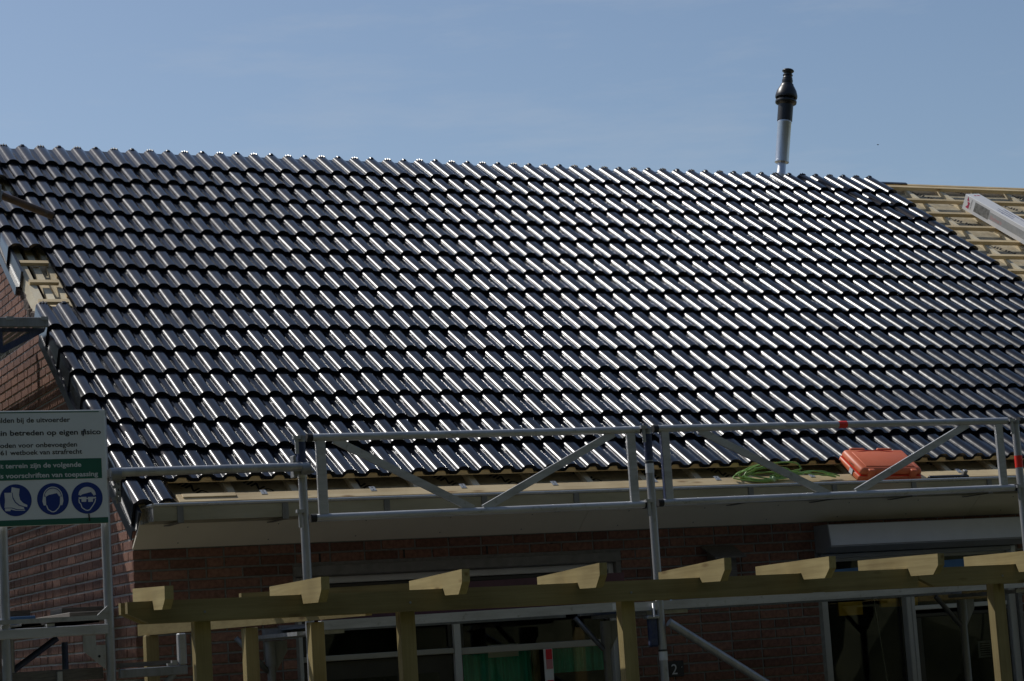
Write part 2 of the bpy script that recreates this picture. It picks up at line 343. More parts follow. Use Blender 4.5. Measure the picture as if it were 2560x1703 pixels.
for i in range(40):  # unseen trees left and rear, added to keep low sky off verge and gable
    bm = bmesh.new(); bmesh.ops.create_icosphere(bm, subdivisions=3, radius=1)
    cx_, cy_ = (-17+hr.uniform(-1.5, 1), -20+i*1.6+hr.uniform(-.6, .6)) if i < 29 else (-17+(i-29)*1.4, 26+hr.uniform(-1, 1)); rx = hr.uniform(1.6, 2.6); hz = hr.uniform(3.2, 4.3)
    ph = [hr.uniform(0, 6) for _ in range(6)]
    for v in bm.verts:
        c = v.co; k_ = 1+.12*math.sin(c.x*5+ph[0])*math.sin(c.y*6+ph[1])+.10*math.sin(c.z*9+ph[2])+.07*math.sin(c.x*14+ph[3])*math.sin(c.z*13+ph[4])
        v.co = Vector((cx_+c.x*rx*k_, cy_+c.y*rx*k_, hz*.95+c.z*hz*k_))
    bm.verts.index_update(); tb_.add([v.co for v in bm.verts], [[v.index for v in f.verts] for f in bm.faces]); bm.free()
tb_.build('sky_screen_trees', MT['foliage'], kind='stuff')

# ------------------------------------------------------------------ house
HX1 = 13.5
house = thing('brick_house', 'brick house with glossy black tiled roof still unfinished at its right end', 'house')
RIDGE_S = 5.56
ry = rp(0, RIDGE_S).y; rz = rp(0, RIDGE_S).z
# window openings in the facade (x0, x1, z0, z1)
OPEN = [(.985, 3.13, .3, 2.172), (4.64, 6.24, .3, 2.165)]
fw = MB()
def wall_rects(x0, x1, z0, z1, holes):
    xs = sorted({x0, x1, *[h[0] for h in holes], *[h[1] for h in holes]}); zs = sorted({z0, z1, *[h[2] for h in holes], *[h[3] for h in holes]})
    for a, b in zip(xs, xs[1:]):
        for c, d in zip(zs, zs[1:]):
            if not any(h[0] <= a and b <= h[1] and h[2] <= c and d <= h[3] for h in holes): yield a, b, c, d
MD = .007   # mortar recess
for a, b, c, d in wall_rects(MD, HX1, 0, 2.52, OPEN): fw.add([(a, MD, c), (b, MD, c), (b, MD, d), (a, MD, d)], [(0, 1, 2, 3)])
for x0, x1, z0, z1 in OPEN:    # reveals
    fw.add([(x0, MD, z0), (x0, .12, z0), (x0, .12, z1), (x0, MD, z1)], [(0, 1, 2, 3)]); fw.add([(x1, MD, z0), (x1, .12, z0), (x1, .12, z1), (x1, MD, z1)], [(3, 2, 1, 0)])
    fw.add([(x0, MD, z1), (x1, MD, z1), (x1, .12, z1), (x0, .12, z1)], [(0, 1, 2, 3)])
fw.add([(HX1, 0, 0), (HX1, ry*2, 0), (HX1, ry*2, 2.3), (HX1, ry, rz-.2), (HX1, 0, 2.5)], [(0, 1, 2, 3, 4)])
fw.add([(0, ry*2, 0), (HX1, ry*2, 0), (HX1, ry*2, 2.6), (0, ry*2, 2.6)], [(0, 1, 2, 3)])  # end and rear walls out of view, put in to stop light from behind
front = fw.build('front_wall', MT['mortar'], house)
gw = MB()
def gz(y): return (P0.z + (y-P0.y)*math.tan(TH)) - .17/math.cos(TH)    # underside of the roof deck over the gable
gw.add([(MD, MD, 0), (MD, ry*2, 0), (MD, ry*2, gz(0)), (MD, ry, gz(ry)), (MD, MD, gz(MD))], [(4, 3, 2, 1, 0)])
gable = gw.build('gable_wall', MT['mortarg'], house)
# bricks
def brick_mesh():
    b = MB(); c = .05
    # unit brick front at y=-.5..; slightly pillowed front face with chamfer
    vs_ = [(-.5, .0, -.5), (.5, .0, -.5), (.5, .0, .5), (-.5, .0, .5), (-.5, .12, -.5), (.5, .12, -.5), (.5, .12, .5), (-.5, .12, .5), (-.5, 1, -.5), (.5, 1, -.5), (.5, 1, .5), (-.5, 1, .5)]
    for i, (sx, sz) in enumerate(((.485, .45), (.485, .45), (.485, .45), (.485, .45))):
        x, y, z = vs_[i]; vs_[i] = (math.copysign(sx, x), y, math.copysign(sz, z))
    b.add(vs_, [(0, 1, 2, 3)]+[(i, 4+i, 4+(i+1)%4, (i+1)%4)[::-1] for i in range(4)]+[(4+i, 8+i, 8+(i+1)%4, 4+(i+1)%4)[::-1] for i in range(4)])
    return b
BM = brick_mesh(); BRICK = BM.mesh('brick', MT['brick'])
CO = .0622
def courses(z_hi, z_lo):
    z = 2.3745; k = 0
    while z-CO > z_lo-.001:
        yield k, z-CO/2; z -= CO; k += 1
def row(x0, x1, k, seed):
    """one wild-bond course between two ends: (centre, length)"""
    rng = random.Random(seed*1000+k); x = x0; res = []
    first = True
    while x < x1-.02:
        ln = rng.choice((.21, .21, .21, .1)) if not first else (.21 if k % 2 else .1)
        if len(res) >= 2 and res[-1][1] == .1 and ln == .1: ln = .21
        first = False
        e = min(x+ln, x1)
        if x1-e < .035: e = x1
        if e-x > .03: res.append(((x+e)/2, e-x))
        x = e+.0105
    return res
fb = []
for k, zc in [(-2, 2.3745+CO*1.5), (-1, 2.3745+CO*.5)]+list(courses(2.375, .05)):
    segs = [(0., HX1)]
    for h in [(.965, 3.165, .0, 2.24)] + [(4.61, 6.27, .0, 2.17)]:
        if zc-CO/2 < h[3]-.012 and zc+CO/2 > h[2]:
            segs = [q for s_ in segs for q in ((s_[0], min(s_[1], h[0])), (max(s_[0], h[1]), s_[1])) if q[1]-q[0] > .03]
    for i, (a, b) in enumerate(segs):
        for c, ln in row(a, b, k, 3+i): fb.append((c, zc, ln))
def fvis(c, z): return z > 1.66-.065*(c) and c < 6.9 and z < 2.37
rng = random.Random(5)
fv = sorted([q for q in fb if fvis(q[0], q[1])], key=lambda q: q[0]); rest = [q for q in fb if not fvis(q[0], q[1])]
rest += fv[300:]; fv = fv[:300]
BH = CO-.0115
for c, z, ln in fv:
    m = Matrix.Translation((c, rng.uniform(-.0015, .0015), z+rng.uniform(-.0008, .0008))) @ Matrix.Rotation(R(rng.uniform(-.4, .4)), 4, 'Y') @ Matrix.Diagonal((ln, .05, BH, 1))
    link_copy(BRICK, 'brick', front, m)
st = MB()
for c, z, ln in rest:
    m = Matrix.Translation((c, 0, z)) @ Matrix.Diagonal((ln, .05, BH, 1)); st.add([m @ v for v in BM.v], BM.f)
st.build('brick', MT['brick'], front, kind='stuff')
# narrow open vent joints above the lintel
for x, z in ((1.139, 2.282), (1.682, 2.284), (2.236, 2.284), (2.683, 2.286)):
    v = MB(); v.box((x-.006, -.001, z-.025), (x+.006, .012, z+.025)); v.build('vent_joint', MT['rubber'], front)
gb = []
for k, zc in [(-j, 2.3745+CO*(j-.5)) for j in range(52, 0, -1)] + list(courses(2.375, .05)):
    ymax = 9.
    if zc+CO/2 > gz(0): y0 = (zc+CO/2-gz(0))/math.tan(TH)
    else: y0 = 0.
    hi = ry*2-y0 if zc > 2.4 else ry*2
    base = row(0., ry*2, k+100, 9)
    for c, ln in base:
        a, b = c-ln/2, c+ln/2
        if b < y0+.04: continue
        a = max(a, y0+rng.uniform(0, .02))
        b = min(b, hi)
        if b-a > .03: gb.append(((a+b)/2, zc, b-a))
def gvis(y, z):
    return y < 3.75 and z > 1.62 and z > 1.62 and (y < 3.7)
hid = lambda y, z: 2.50 < z < 3.0 and y < 3.6   # behind the site sign
gv = [q for q in gb if gvis(q[0], q[1])]
gv.sort(key=lambda q: (hid(q[0], q[1]), q[0]))
grest = [q for q in gb if not gvis(q[0], q[1])] + gv[300:]; gv = gv[:300]
RZ = Matrix.Rotation(R(90), 4, 'Z').inverted()
for c, z, ln in gv:
    # the gable faces -x: local x runs along -y, local depth along +x
    m = Matrix.Translation((rng.uniform(-.002, .002), c, z+rng.uniform(-.0008, .0008))) @ RZ @ Matrix.Diagonal((ln, .05, BH, 1))
    link_copy(BRICK, 'brick', gable, m)
st = MB()
for c, z, ln in grest:
    m = Matrix.Translation((0, c, z)) @ RZ @ Matrix.Diagonal((ln, .05, BH, 1)); st.add([m @ v for v in BM.v], BM.f)
st.build('brick', MT['brick'], gable, kind='stuff')
# crumbling masonry under the open verge
cm = MB(); rr = random.Random(3)
for i in range(26):
    s_ = 2.35+i*.055; z_off = -.17-rr.random()*.05
    p = rp(.0, s_, z_off); d = Vector((.05, .05, .035))*rr.uniform(.6, 1.3)
    mt = Matrix.Translation(p+Vector((rr.uniform(-.012, .015), 0, 0))) @ Matrix.Rotation(rr.uniform(-.5, .5), 4, 'X') @ Matrix.Rotation(rr.uniform(-.4, .4), 4, 'Z')
    cm.cbox((-d.x, -d.y, -d.z), (d.x, d.y, d.z), .012, mtx=mt)
cm.build('broken_masonry', MT['rawbrick'], house, kind='stuff')

# interior seen through the glass
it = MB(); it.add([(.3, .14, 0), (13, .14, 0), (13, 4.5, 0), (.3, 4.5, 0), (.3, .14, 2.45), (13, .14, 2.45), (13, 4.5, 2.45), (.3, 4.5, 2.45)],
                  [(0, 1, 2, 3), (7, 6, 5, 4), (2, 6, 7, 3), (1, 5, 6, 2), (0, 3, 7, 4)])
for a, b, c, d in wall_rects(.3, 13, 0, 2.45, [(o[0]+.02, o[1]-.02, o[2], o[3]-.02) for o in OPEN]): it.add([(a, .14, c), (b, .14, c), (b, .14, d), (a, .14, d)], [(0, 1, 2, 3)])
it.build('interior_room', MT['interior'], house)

# roof deck
rd = MB(); rd.box((.118, -.20, -.17), (HX1+.2, RIDGE_S, -.112), mtx=RF)
roof = rd.build('roof', MT['board'], house, sharp=30)
bk = MB(); bk.add([(-.05, ry+.03, rz-.09), (HX1+.2, ry+.03, rz-.09), (HX1+.2, ry*2+.5, 2.35), (-.05, ry*2+.5, 2.35)], [(0, 1, 2, 3)])  # unseen rear slope, added to block light from the back
bk.build('rear_roof_slope', MT['board'], roof)
# joints between the insulation boards (grooves put in as thin dark slats, just proud of the boards)
for s_ in (1.02, 2.24, 3.46, 4.68):
    j = MB(); j.box((8.3, s_, -.1125), (HX1, s_+.004, -.1112), mtx=RF); j.build('board_joint', MT['print'], roof)
# tiles -------------------------------------------------------------
SP, GA, S0 = .148, .341, 5.161
ROLL = [(-.0530, 0), (-.0515, .0006), (-.0503, .0016), (-.0494, .0028), (-.0487, .0040), (-.0462, .0076), (-.0430, .0119), (-.0393, .0161), (-.0350, .0201), (-.0300, .0238), (-.0238, .0269), (-.0165, .0291), (-.0080, .0303), (0, .0307),
        (.0090, .0302), (.0180, .0285), (.0265, .0255), (.0345, .0210), (.0420, .0150), (.0490, .0085), (.0550, .0040), (.0610, .0012), (.0680, 0)]
LEN = .415
def tile_mb(rolls, left, right, flank=None, nubs=(), hook=True):
    """interlocking double-roll tile; rolls = local x of the roll centres; top at n=-.005 at the lower edge"""
    def prof(sc):
        pts = [(left, -.004), (left+.003, .003), (left+.007, .0045), (left+.011, .0005)] if flank is None else []
        if flank is not None:
            pts = [(flank, -.135), (flank, -.02)]
            pts += [(flank+.001, .003)]
        last = None
        for i, r in enumerate(rolls):
            rl = ROLL
            if flank is not None and i == 0: rl = [(x, z) for x, z in ROLL if x > -.0440]
            if i == len(rolls)-1: rl = [q for q in rl if q[0] < .056]
            pts += [(r+x*(sc if abs(x) < .05 else 1), z*(1 if sc == 1 else .94)) for x, z in rl]
        pts += [(right, 0)] if right > rolls[-1]+.055 else []
        if hook: pts += [(right+.002, -.004), (right+.0025, -.012)]
        return pts
    ts = [0, .20, LEN]
    b = MB(); T = []
    for i, t in enumerate(ts):
        sc = 1
        z0 = -.003-.0765*t
        T.append([Vector((x-(.011*(1-t/LEN) if flank is not None and q < 3 else 0), t, z+z0)) for q, (x, z) in enumerate(prof(sc))])
    n = len(T[0])
    vs_ = [v for r_ in T for v in r_]
    b.add(vs_, [(j*n+i, j*n+i+1, (j+1)*n+i+1, (j+1)*n+i) for j in range(len(T)-1) for i in range(n-1)], 0, True)
    # underside and front edge
    thk = .022
    def inner(p):
        out_ = []
        for i, v in enumerate(p):
            a = p[max(i-1, 0)]; c = p[min(i+1, n-1)]; d = Vector((c.x-a.x, 0, c.z-a.z))
            nn = Vector((d.z, 0, -d.x)).normalized() if d.length > 1e-6 else Vector((0, 0, -1))
            k = thk*(.55 if flank is not None and i < 3 else 1.)
            q = v+nn*k
            out_.append(Vector((q.x, v.y, q.z)))
        return out_
    fr = T[0]; bi = inner(T[0]); bh = inner(T[-1])
    b.add(fr+bi, [(i, n+i, n+i+1, i+1) for i in range(n-1)])
    b.add(bi+bh, [(i, i+1, n+i+1, n+i)[::-1] for i in range(n-1)], 0, True)
    b.add(T[-1]+bh, [(i, i+1, n+i+1, n+i) for i in range(n-1)])
    b.add([fr[0], T[-1][0], bh[0], bi[0]], [(0, 1, 2, 3)]); b.add([fr[-1], T[-1][-1], bh[-1], bi[-1]], [(0, 1, 2, 3)])
    for r, crown in nubs:     # raised head lugs that show along the bare ridge
        zt = -.003-.0765*LEN+.0285
        for dx, hh in (((-.020, .008), (0, .012), (.020, .008)) if crown else ((0, .011),)):
            w_ = .007 if crown else .016
            b.cbox((r+dx-w_, LEN-.028, zt-.012), (r+dx+w_, LEN+.004, zt+hh), .005)
    return b
TILE = tile_mb((0, SP), -.0935, SP+.0535); VERGE = tile_mb((0, .14), 0, .14+.064, flank=-.046); HALF = None
TILET = tile_mb((0, SP), -.0935, SP+.0535, nubs=((0, True), (SP, False)))
VERGET = tile_mb((0, .14), 0, .14+.064, flank=-.046, nubs=((0, True), (.14, False)))
me_tile, me_verge, me_vt = TILE.mesh('roof_tile', MT['tile'], 40), VERGE.mesh('verge_tile', MT['tile'], 40), VERGET.mesh('verge_tile', MT['tile'], 40)
tr = random.Random(11); placed = 0; strows = MB()
def tile_m(x, s_):
    return RF @ Matrix.Translation((x+tr.uniform(-.0012, .0012), s_+tr.uniform(-.002, .002), tr.uniform(-.001, .001))) @ Matrix.Rotation(R(tr.gauss(0, .22)), 4, 'Y') @ Matrix.Rotation(R(tr.gauss(0, .2)), 4, 'Z') @ Matrix.Rotation(R(tr.gauss(0, .18)), 4, 'X')
VERGE_ROWS = [0, 1, 3, 4, 5, 9, 10, 11, 12, 13, 14, 15, 16]
for k in VERGE_ROWS[::-1]:
    link_copy(me_vt if k in (0, 9) else me_verge, 'verge_tile', roof, tile_m(-.03, S0-GA*k-(.04 if k == 15 else 0))); placed += 1
for k in range(15, -1, -1):
    for j in range(28):
        m = tile_m(.271+SP*2*j, S0-GA*k-(.054 if k == 15 else .012 if k == 14 else 0))
        if placed < 300 and k > 0: link_copy(me_tile, 'roof_tile', roof, m); placed += 1
        else:
            src = TILET if k == 0 else TILE
            strows.add([m @ v for v in src.v], src.f, 0); strows.sm[-len(src.f):] = list(src.sm)
strows.build('roof_tile', MT['tile'], roof, sharp=40, kind='stuff')
# battens: horizontal battens on counter battens
bs = [5.418-.335*i for i in range(16)]
XB0 = .185
for i, s_ in enumerate(bs):
    b = MB(); b.box((XB0, s_-.0, -.0745), (8.555, s_+.042, -.0555), mtx=RF); b.build('tile_batten', MT['pine_x'], roof)
    b = MB(); b.box((8.557+.004*(i % 3), s_-.002+.003*(i % 2), -.0745), (HX1+.1, s_+.040, -.041), mtx=RF); b.build('tile_batten', MT['pine_x'], roof)
pr = [(.19, -.035), (8.60, -.035), (8.60, -.029)]
for i in range(55, -1, -1):
    xc = .271+SP*i
    pr += [(xc+.040, -.029), (xc+.024, -.004), (xc-.026, -.004), (xc-.040, -.029)]
pr += [(.19, -.029)]
b = MB(); b.prism([(x, .064, n) for x, n in pr], (0, .03, 0), mtx=RF @ Matrix.Translation((0, -.066, 0))); b.build('eave_comb_batten', MT['pine_x'], roof)
k = 0; xc = .175
while xc < HX1:
    a = MB(); a.box((xc-.021, -.10, -.1115), (xc+.021, RIDGE_S-.02, -.075), mtx=RF); a.build('counter_batten', MT['pine_u'], roof); xc += .3903
a = MB(); a.box((8.45, RIDGE_S-.03, -.1115), (HX1+.1, RIDGE_S+.0, -.06), mtx=RF); a.build('ridge_batten', MT['pine_x'], roof)
a = MB(); a.box((8.50, RIDGE_S-.03, -.059), (8.83, RIDGE_S+.002, -.047), mtx=RF); a.build('ridge_strip', MT['trim'], roof)
# barge timber and short cross pieces seen in the gap of the verge
a = MB(); a.box((-.045, -.2, -.165), (.012, RIDGE_S, -.06), mtx=RF); a.build('barge_board', MT['pine_u'], roof)
a = MB(); a.box((.055, 2.2, -.1115), (.105, 3.6, -.078), mtx=RF); a.build('verge_board', MT['pine_u'], roof)
for s_ in (2.60, 2.93, 3.27):
    a = MB(); a.box((-.035, s_-.015, -.0598), (.165, s_+.03, -.036), mtx=RF); a.build('batten_end', MT['pine_x'], roof)
# eave plank, second offcut on top, fixing clips
a = MB(); a.cbox((.20, -.236, -.068), (5.2, -.146, -.030), .002, mtx=RF); a.build('eave_plank', MT['pine_x'], roof)
a = MB(); a.cbox((5.203, -.234, -.068), (HX1, -.144, -.030), .002, mtx=RF); a.build('eave_plank', MT['pine_x'], roof)
a = MB(); a.cbox((.23, -.195, -.0295), (.55, -.155, -.022), .002, mtx=RF); a.build('timber_offcut', MT['pine_x'], roof)
for x in (.72, 1.40, 1.985, 2.60, 3.30, 3.76, 4.47, 5.64):
    a = MB(); a.box((x-.014, -.178, -.0295), (x+.022, -.128, -.0270), mtx=RF); a.box((x-.014, -.142, -.0295), (x+.022, -.140, -.05), mtx=RF)
    c = a.build('fixing_clip', MT['zinc'], roof)
    h = MB(); h.lathe(rp(x+.004, -.142, -.0269), NN, [(.005, 0), (.005, .0006), (.0001, .0006)], 10); h.lathe(rp(x+.004, -.166, -.0269), NN, [(.004, 0), (.004, .0006), (.0001, .0006)], 10)
    h.build('clip_hole', MT['rubber'], roof)
# printed words on the insulation boards
def board_word(x, s_, ang, size=.075, txt='UNILIN'):
    m = RF @ Matrix.Translation((x, s_, -.1108)) @ Matrix.Rotation(R(ang), 4, 'Z'); pt = MB(); text_into(pt, txt, size, m, bold=.02, sx=1.25); pt.build('printed_word', MT['print'], roof)
for x in (.46, .86, 1.50, 2.08, 2.46, 3.04, 3.50, 4.02, 4.60, 5.10, 5.75, 6.2): board_word(x, -.005, 129, .085)
for i in range(15):
    for q in range(5):
        x = 8.78+q*.585+(i % 2)*.30; s_ = 5.52-i*.163*2+(.02 if q % 2 else -.01)
        board_word(x, s_, -48, .085)
# verge trim (metal profile under the flank of the verge tiles), two lengths with the open gap between
for s0, s1 in ((-.36, 2.26), (3.06, RIDGE_S)):
    t_ = MB(); prof = [(-.052, -.02), (-.070, -.02), (-.0705, -.135), (-.094, -.136), (-.0945, -.200), (-.090, -.200), (-.0895, -.141), (-.066, -.140)]
    t_.prism([(x, s0, n) for x, n in prof], (0, s1-s0, 0), mtx=RF)
    t_.build('verge_trim', MT['trim'], roof)
# fascia
for x0, x1 in ((.0, 2.872), (2.875, 5.86), (5.863, HX1)):
    f = MB(); a0, a1 = Vector((0, -.001, 2.3745)), Vector((0, -.19, 2.512)); th = Vector((0, .008, .011))
    f.prism([Vector((x0, 0, 0))+a0, Vector((x0, 0, 0))+a1, Vector((x0, 0, 0))+a1+th*1.3, Vector((x0, 0, 0))+a0+Vector((0, 0, .016))], (x1-x0, 0, 0))
    pn = f.build('fascia_panel', MT['fascia'], house)
    sc = MB(); xx = x0+.25
    while xx < min(x1, 7):
        for q in (.2, .8):
            p = a0+(a1-a0)*q; sc.lathe((xx+q*.05, p.y, p.z), (0, -.59, -.81), [(.0045, -.001), (.0045, .0014), (.0001, .0018)], 8)
        xx += .55
    if sc.v: sc.build('screw_cap', MT['lintel'], pn, kind='stuff')
a = MB(); a.box((.0, -.19, 2.53), (HX1, -.02, 2.56)); a.build('eave_soffit_board', MT['oldwood'], house)
# gutter
gt = MB(); X0, X1 = .004, HX1
yf, yb_, zb, zt = -.48, -.20, 2.503, 2.588
for a, b in (((yf, zt), (yf, zb)), ((yf, zb), (yb_, zb)), ((yb_, zb), (yb_, zt+.02))):
    gt.add([(X0, a[0], a[1]), (X1, a[0], a[1]), (X1, b[0], b[1]), (X0, b[0], b[1])], [(0, 1, 2, 3)])
gt.add([(X0, yf+.0015, zt), (X1, yf+.0015, zt), (X1, yf+.0015, zb+.0015), (X0, yf+.0015, zb+.0015)], [(3, 2, 1, 0)])
gutter = gt.build('gutter', MT['zincf'], house)
a = MB(); a.tube((X0, yf-.002, zt+.004), (X1, yf-.002, zt+.004), .0105, 14); a.build('gutter_bead', MT['zinc'], gutter)
a = MB(); a.prism([(X0-.002, yf, zb), (X0-.002, yf, zt), (X0-.002, yb_, zt+.02), (X0-.002, yb_, zb)], (-.003, 0, 0)); a.tube((X0-.004, yf-.002, zt+.004), (X0-.012, yb_, zt+.012), .009, 10)
a.build('gutter_end_cap', MT['zinc'], gutter)
for x in (.155, .775, 1.40, 2.025, 2.638, 3.26, 3.87, 4.495, 5.11, 5.715, 6.33, 6.95):
    a = MB(); a.box((x-.018, yf-.007, zb-.008), (x+.018, yf-.002, zt-.002)); a.box((x-.018, yf-.007, zb-.013), (x+.018, yb_+.01, zb-.008)); a.build('gutter_bracket', MT['zincd'], gutter)

# windows ------------------------------------------------------------
def frame_bars(parent, name, bars, y0, y1, m, c=.004):
    for x0, x1, z0, z1 in bars:
        b = MB(); b.cbox((x0, y0, z0), (x1, y1, z1), c); b.build(name, m, parent)
lin = MB(); lin.cbox((.968, -.004, 2.176), (3.163, .10, 2.236), .004); lin.build('concrete_lintel', MT['lintel'], house)
wi = MB(); wi.box((.987, .112, .3), (3.128, .118, .35)); win1 = wi.build('window', MT['frame'], house)
frame_bars(win1, 'window_frame', [(.987, 1.022, .35, 2.17), (3.092, 3.128, .35, 2.17), (1.023, 3.091, 2.128, 2.17), (2.000, 2.045, .35, 2.127)], .045, .115, MT['frame'])
frame_bars(win1, 'transom', [(1.023, 1.999, 1.664, 1.698), (2.046, 3.091, 1.652, 1.694)], .05, .113, MT['frameb'])
frame_bars(win1, 'inner_sash', [(1.024, 1.998, 2.098, 2.127), (2.047, 3.090, 2.098, 2.127), (1.024, 1.05, 1.70, 2.097), (1.972, 1.998, 1.70, 2.097), (2.047, 2.073, 1.696, 2.097), (3.064, 3.090, 1.696, 2.097)], .07, .11, MT['dark'])
for x0, x1, z0, z1 in ((1.024, 1.998, 1.699, 2.127), (2.046, 3.091, 1.695, 2.127), (2.046, 3.091, .36, 1.651)):
    b = MB(); b.box((x0, .088, z0), (x1, .094, z1)); b.build('window_pane', MT['glass'], win1)
dr = MB(); dr.cbox((1.026, .075, .36), (1.997, .112, 1.662), .004); door = dr.build('door', MT['dark'], win1)
for x0, x1, z0, z1 in ((1.13, 1.62, 1.30, 1.552), (1.70, 1.90, 1.30, 1.556)):
    b = MB(); b.box((x0, .0735, z0), (x1, .0748, z1)); b.build('door_pane', MT['glass'], door)
b = MB(); b.box((1.655, .068, .40), (1.662, .0745, 1.65)); b.build('door_groove', MT['rubber'], door)
# right window with roller shutter case
wi = MB(); wi.box((4.645, .112, .3), (6.235, .118, .35)); win2 = wi.build('window', MT['frame'], house)
frame_bars(win2, 'window_frame', [(4.645, 4.702, .35, 2.16), (5.325, 5.362, .35, 2.105), (5.364, 5.395, .35, 2.105), (6.178, 6.235, .35, 2.16), (4.703, 6.177, 2.106, 2.16)], .03, .113, MT['framegrey'])
frame_bars(win2, 'door_frame', [(5.396, 6.177, 1.748, 1.775), (5.41, 5.455, .35, 1.70), (6.12, 6.176, .35, 1.70), (5.41, 6.176, 1.701, 1.727)], .06, .11, MT['dark'])
frame_bars(win2, 'transom', [(5.396, 6.177, 1.752, 1.782)], .052, .059, MT['frame'])
for x0, x1, z0, z1 in ((4.703, 5.324, .36, 2.105), (5.456, 6.119, .36, 1.70), (5.396, 6.177, 1.783, 2.105)):
    b = MB(); b.box((x0, .088, z0), (x1, .094, z1)); b.build('window_pane', MT['glass'], win2)
sh = MB(); sh.prism([(4.617, -.001, 2.165), (4.617, -.001, 2.345), (4.617, -.17, 2.345), (4.617, -.19, 2.195), (4.617, -.11, 2.158)], (1.66, 0, 0))
shut = sh.build('roller_shutter_case', MT['shutterg'], house)
b = MB(); b.prism([(4.622, -.1725, 2.341), (4.622, -.1915, 2.205), (6.245, -.1915, 2.205), (6.245, -.1725, 2.341)], (0, -.004, 0)); b.build('front_panel', MT['shutterw'], shut)
b = MB(); b.box((6.20, -.186, 2.312), (6.225, -.1825, 2.320)); b.build('maker_plate', MT['signk'], shut)
b = MB(); b.cbox((4.64, -.035, 2.125), (6.18, .028, 2.156), .004); b.build('shutter_bottom_bar', MT['shutterg'], shut)
b = MB(); b.cbox((6.185, -.03, 1.9), (6.225, .028, 2.156), .004); b.build('shutter_guide', MT['shutterw'], shut)

# ------------------------------------------------------------------ things inside and on the facade
def tag(o, label, cat, group=None):
    o['label'] = label; o['category'] = cat
    if group: o['group'] = group
    return o
def curtain(x0, x1, z0, z1, y, m, name, label):
    b = MB(); n = 40; vs_ = []
    for i in range(n+1):
        x = x0+(x1-x0)*i/n; yy = y+.012*math.sin(i*.9)+.006*math.sin(i*2.3)
        vs_ += [(x, yy, z0), (x, yy, z1), (x, yy+.004, z0), (x, yy+.004, z1)]
    fs = []
    for i in range(n): a = i*4; fs += [(a, a+4, a+5, a+1), (a+2, a+3, a+7, a+6), (a+1, a+5, a+7, a+3), (a, a+2, a+6, a+4)]
    b.add(vs_, fs, 0, True); return tag(b.build(name, m), label, 'curtain')
curtain(2.68, 3.06, 1.50, 1.655, .135, MT['green'], 'curtain', 'short green pleated curtain behind the window, right of the red and white strip')
curtain(2.10, 2.60, 1.0, 1.65, .165, MT['green'], 'curtain', 'long dark green curtain behind the window under the white card')
b = MB(); b.box((2.245, .10, 1.622), (2.452, .104, 1.70)); tag(b.build('white_card', MT['white']), 'white card hanging inside the window in front of the green curtain', 'card')
t_ = thing('striped_strip', 'red and white warning strip standing upright at the left window', 'warning strip', (2.622, .033, .9))
b = MB(); b.box((2.592, .030, .9), (2.652, .036, 1.655)); b.build('strip', MT['white'], t_)
b = MB(); b.box((2.605, .026, 1.588), (2.647, .0295, 1.652)); b.box((2.605, .026, 1.40), (2.647, .0295, 1.46)); b.build('red_band', MT['red'], t_)
b = MB(); b.box((2.605, .026, 1.53), (2.647, .0295, 1.587)); b.build('pink_band', MT['cartp'], t_)
b = MB(); b.box((2.555, .115, .5), (2.60, .145, 1.66)); tag(b.build('wooden_lath', MT['treat_z']), 'brown upright lath inside the left window beside the warning strip', 'lath')
for x0, x1, z0, z1, lb in ((4.86, 5.05, 1.745, 1.835, 'yellow board inside the right window, nearest the left jamb'), (5.20, 5.50, 1.785, 1.838, 'yellow board inside the right window, next to the centre mullion')):
    b = MB(); b.box((x0, .15, z0), (x1, .17, z1)); tag(b.build('yellow_board', MT['yellow']), lb, 'board')
b = MB(); b.box((6.10, .33, 1.395), (6.21, .335, 1.51))
t_ = thing('vent_grille', 'white slatted vent grille seen through the right door pane', 'vent grille', (6.15, .33, 1.39)); b.build('plate', MT['shutterw'], t_)
for i in range(6):
    b = MB(); b.box((6.115, .322, 1.408+i*.016), (6.195, .3295, 1.414+i*.016)); b.build('slat', MT['dark'], t_)
b = MB(); b.tube((5.18, .2, 1.845), (5.235, .2, 1.25), .0022, 6); tag(b.build('pull_cord', MT['white']), 'thin white pull cord hanging inside the right window', 'cord')
# house number
t_ = thing('house_number_sign', 'small dark house number plate with a pale 2 beside the middle scaffold post', 'house number', (3.517, -.006, 1.43))
b = MB(); b.cbox((3.448, -.010, 1.425), (3.555, -.002, 1.525), .002); b.build('plate', MT['signk'], t_)
b = MB(); text_into(b, '2', .094, frame_mtx((3.462, -.0108, 1.441), (1, 0, 0), (0, 0, 1)), bold=.0); b.build('digit', MT['label'], t_)
b = MB(); b.lathe((3.539, -.0102, 1.484), (0, -1, 0), [(.004, 0), (.004, .003), (.0001, .003)], 10); b.build('screw', MT['galv'], t_)
# birdhouse
t_ = thing('birdhouse', 'dark birdhouse with a slanting roof fixed high on the brick wall', 'birdhouse', (3.86, -.07, 2.0))
b = MB(); b.prism([(3.79, -.002, 2.0), (3.79, -.002, 2.225), (3.79, -.115, 2.17), (3.79, -.115, 2.0)], (.15, 0, 0)); b.build('box', MT['oldwood'], t_)
b = MB(); b.prism([(3.75, -.002, 2.248), (3.75, -.175, 2.166), (3.75, -.175, 2.156), (3.75, -.002, 2.236)], (.235, 0, 0)); b.build('roof', MT['oldwood'], t_)
b = MB(); b.lathe((3.865, -.1155, 2.095), (0, -1, 0), [(.015, 0), (.015, .001), (.0001, .001)], 14); b.build('entrance_hole', MT['rubber'], t_)

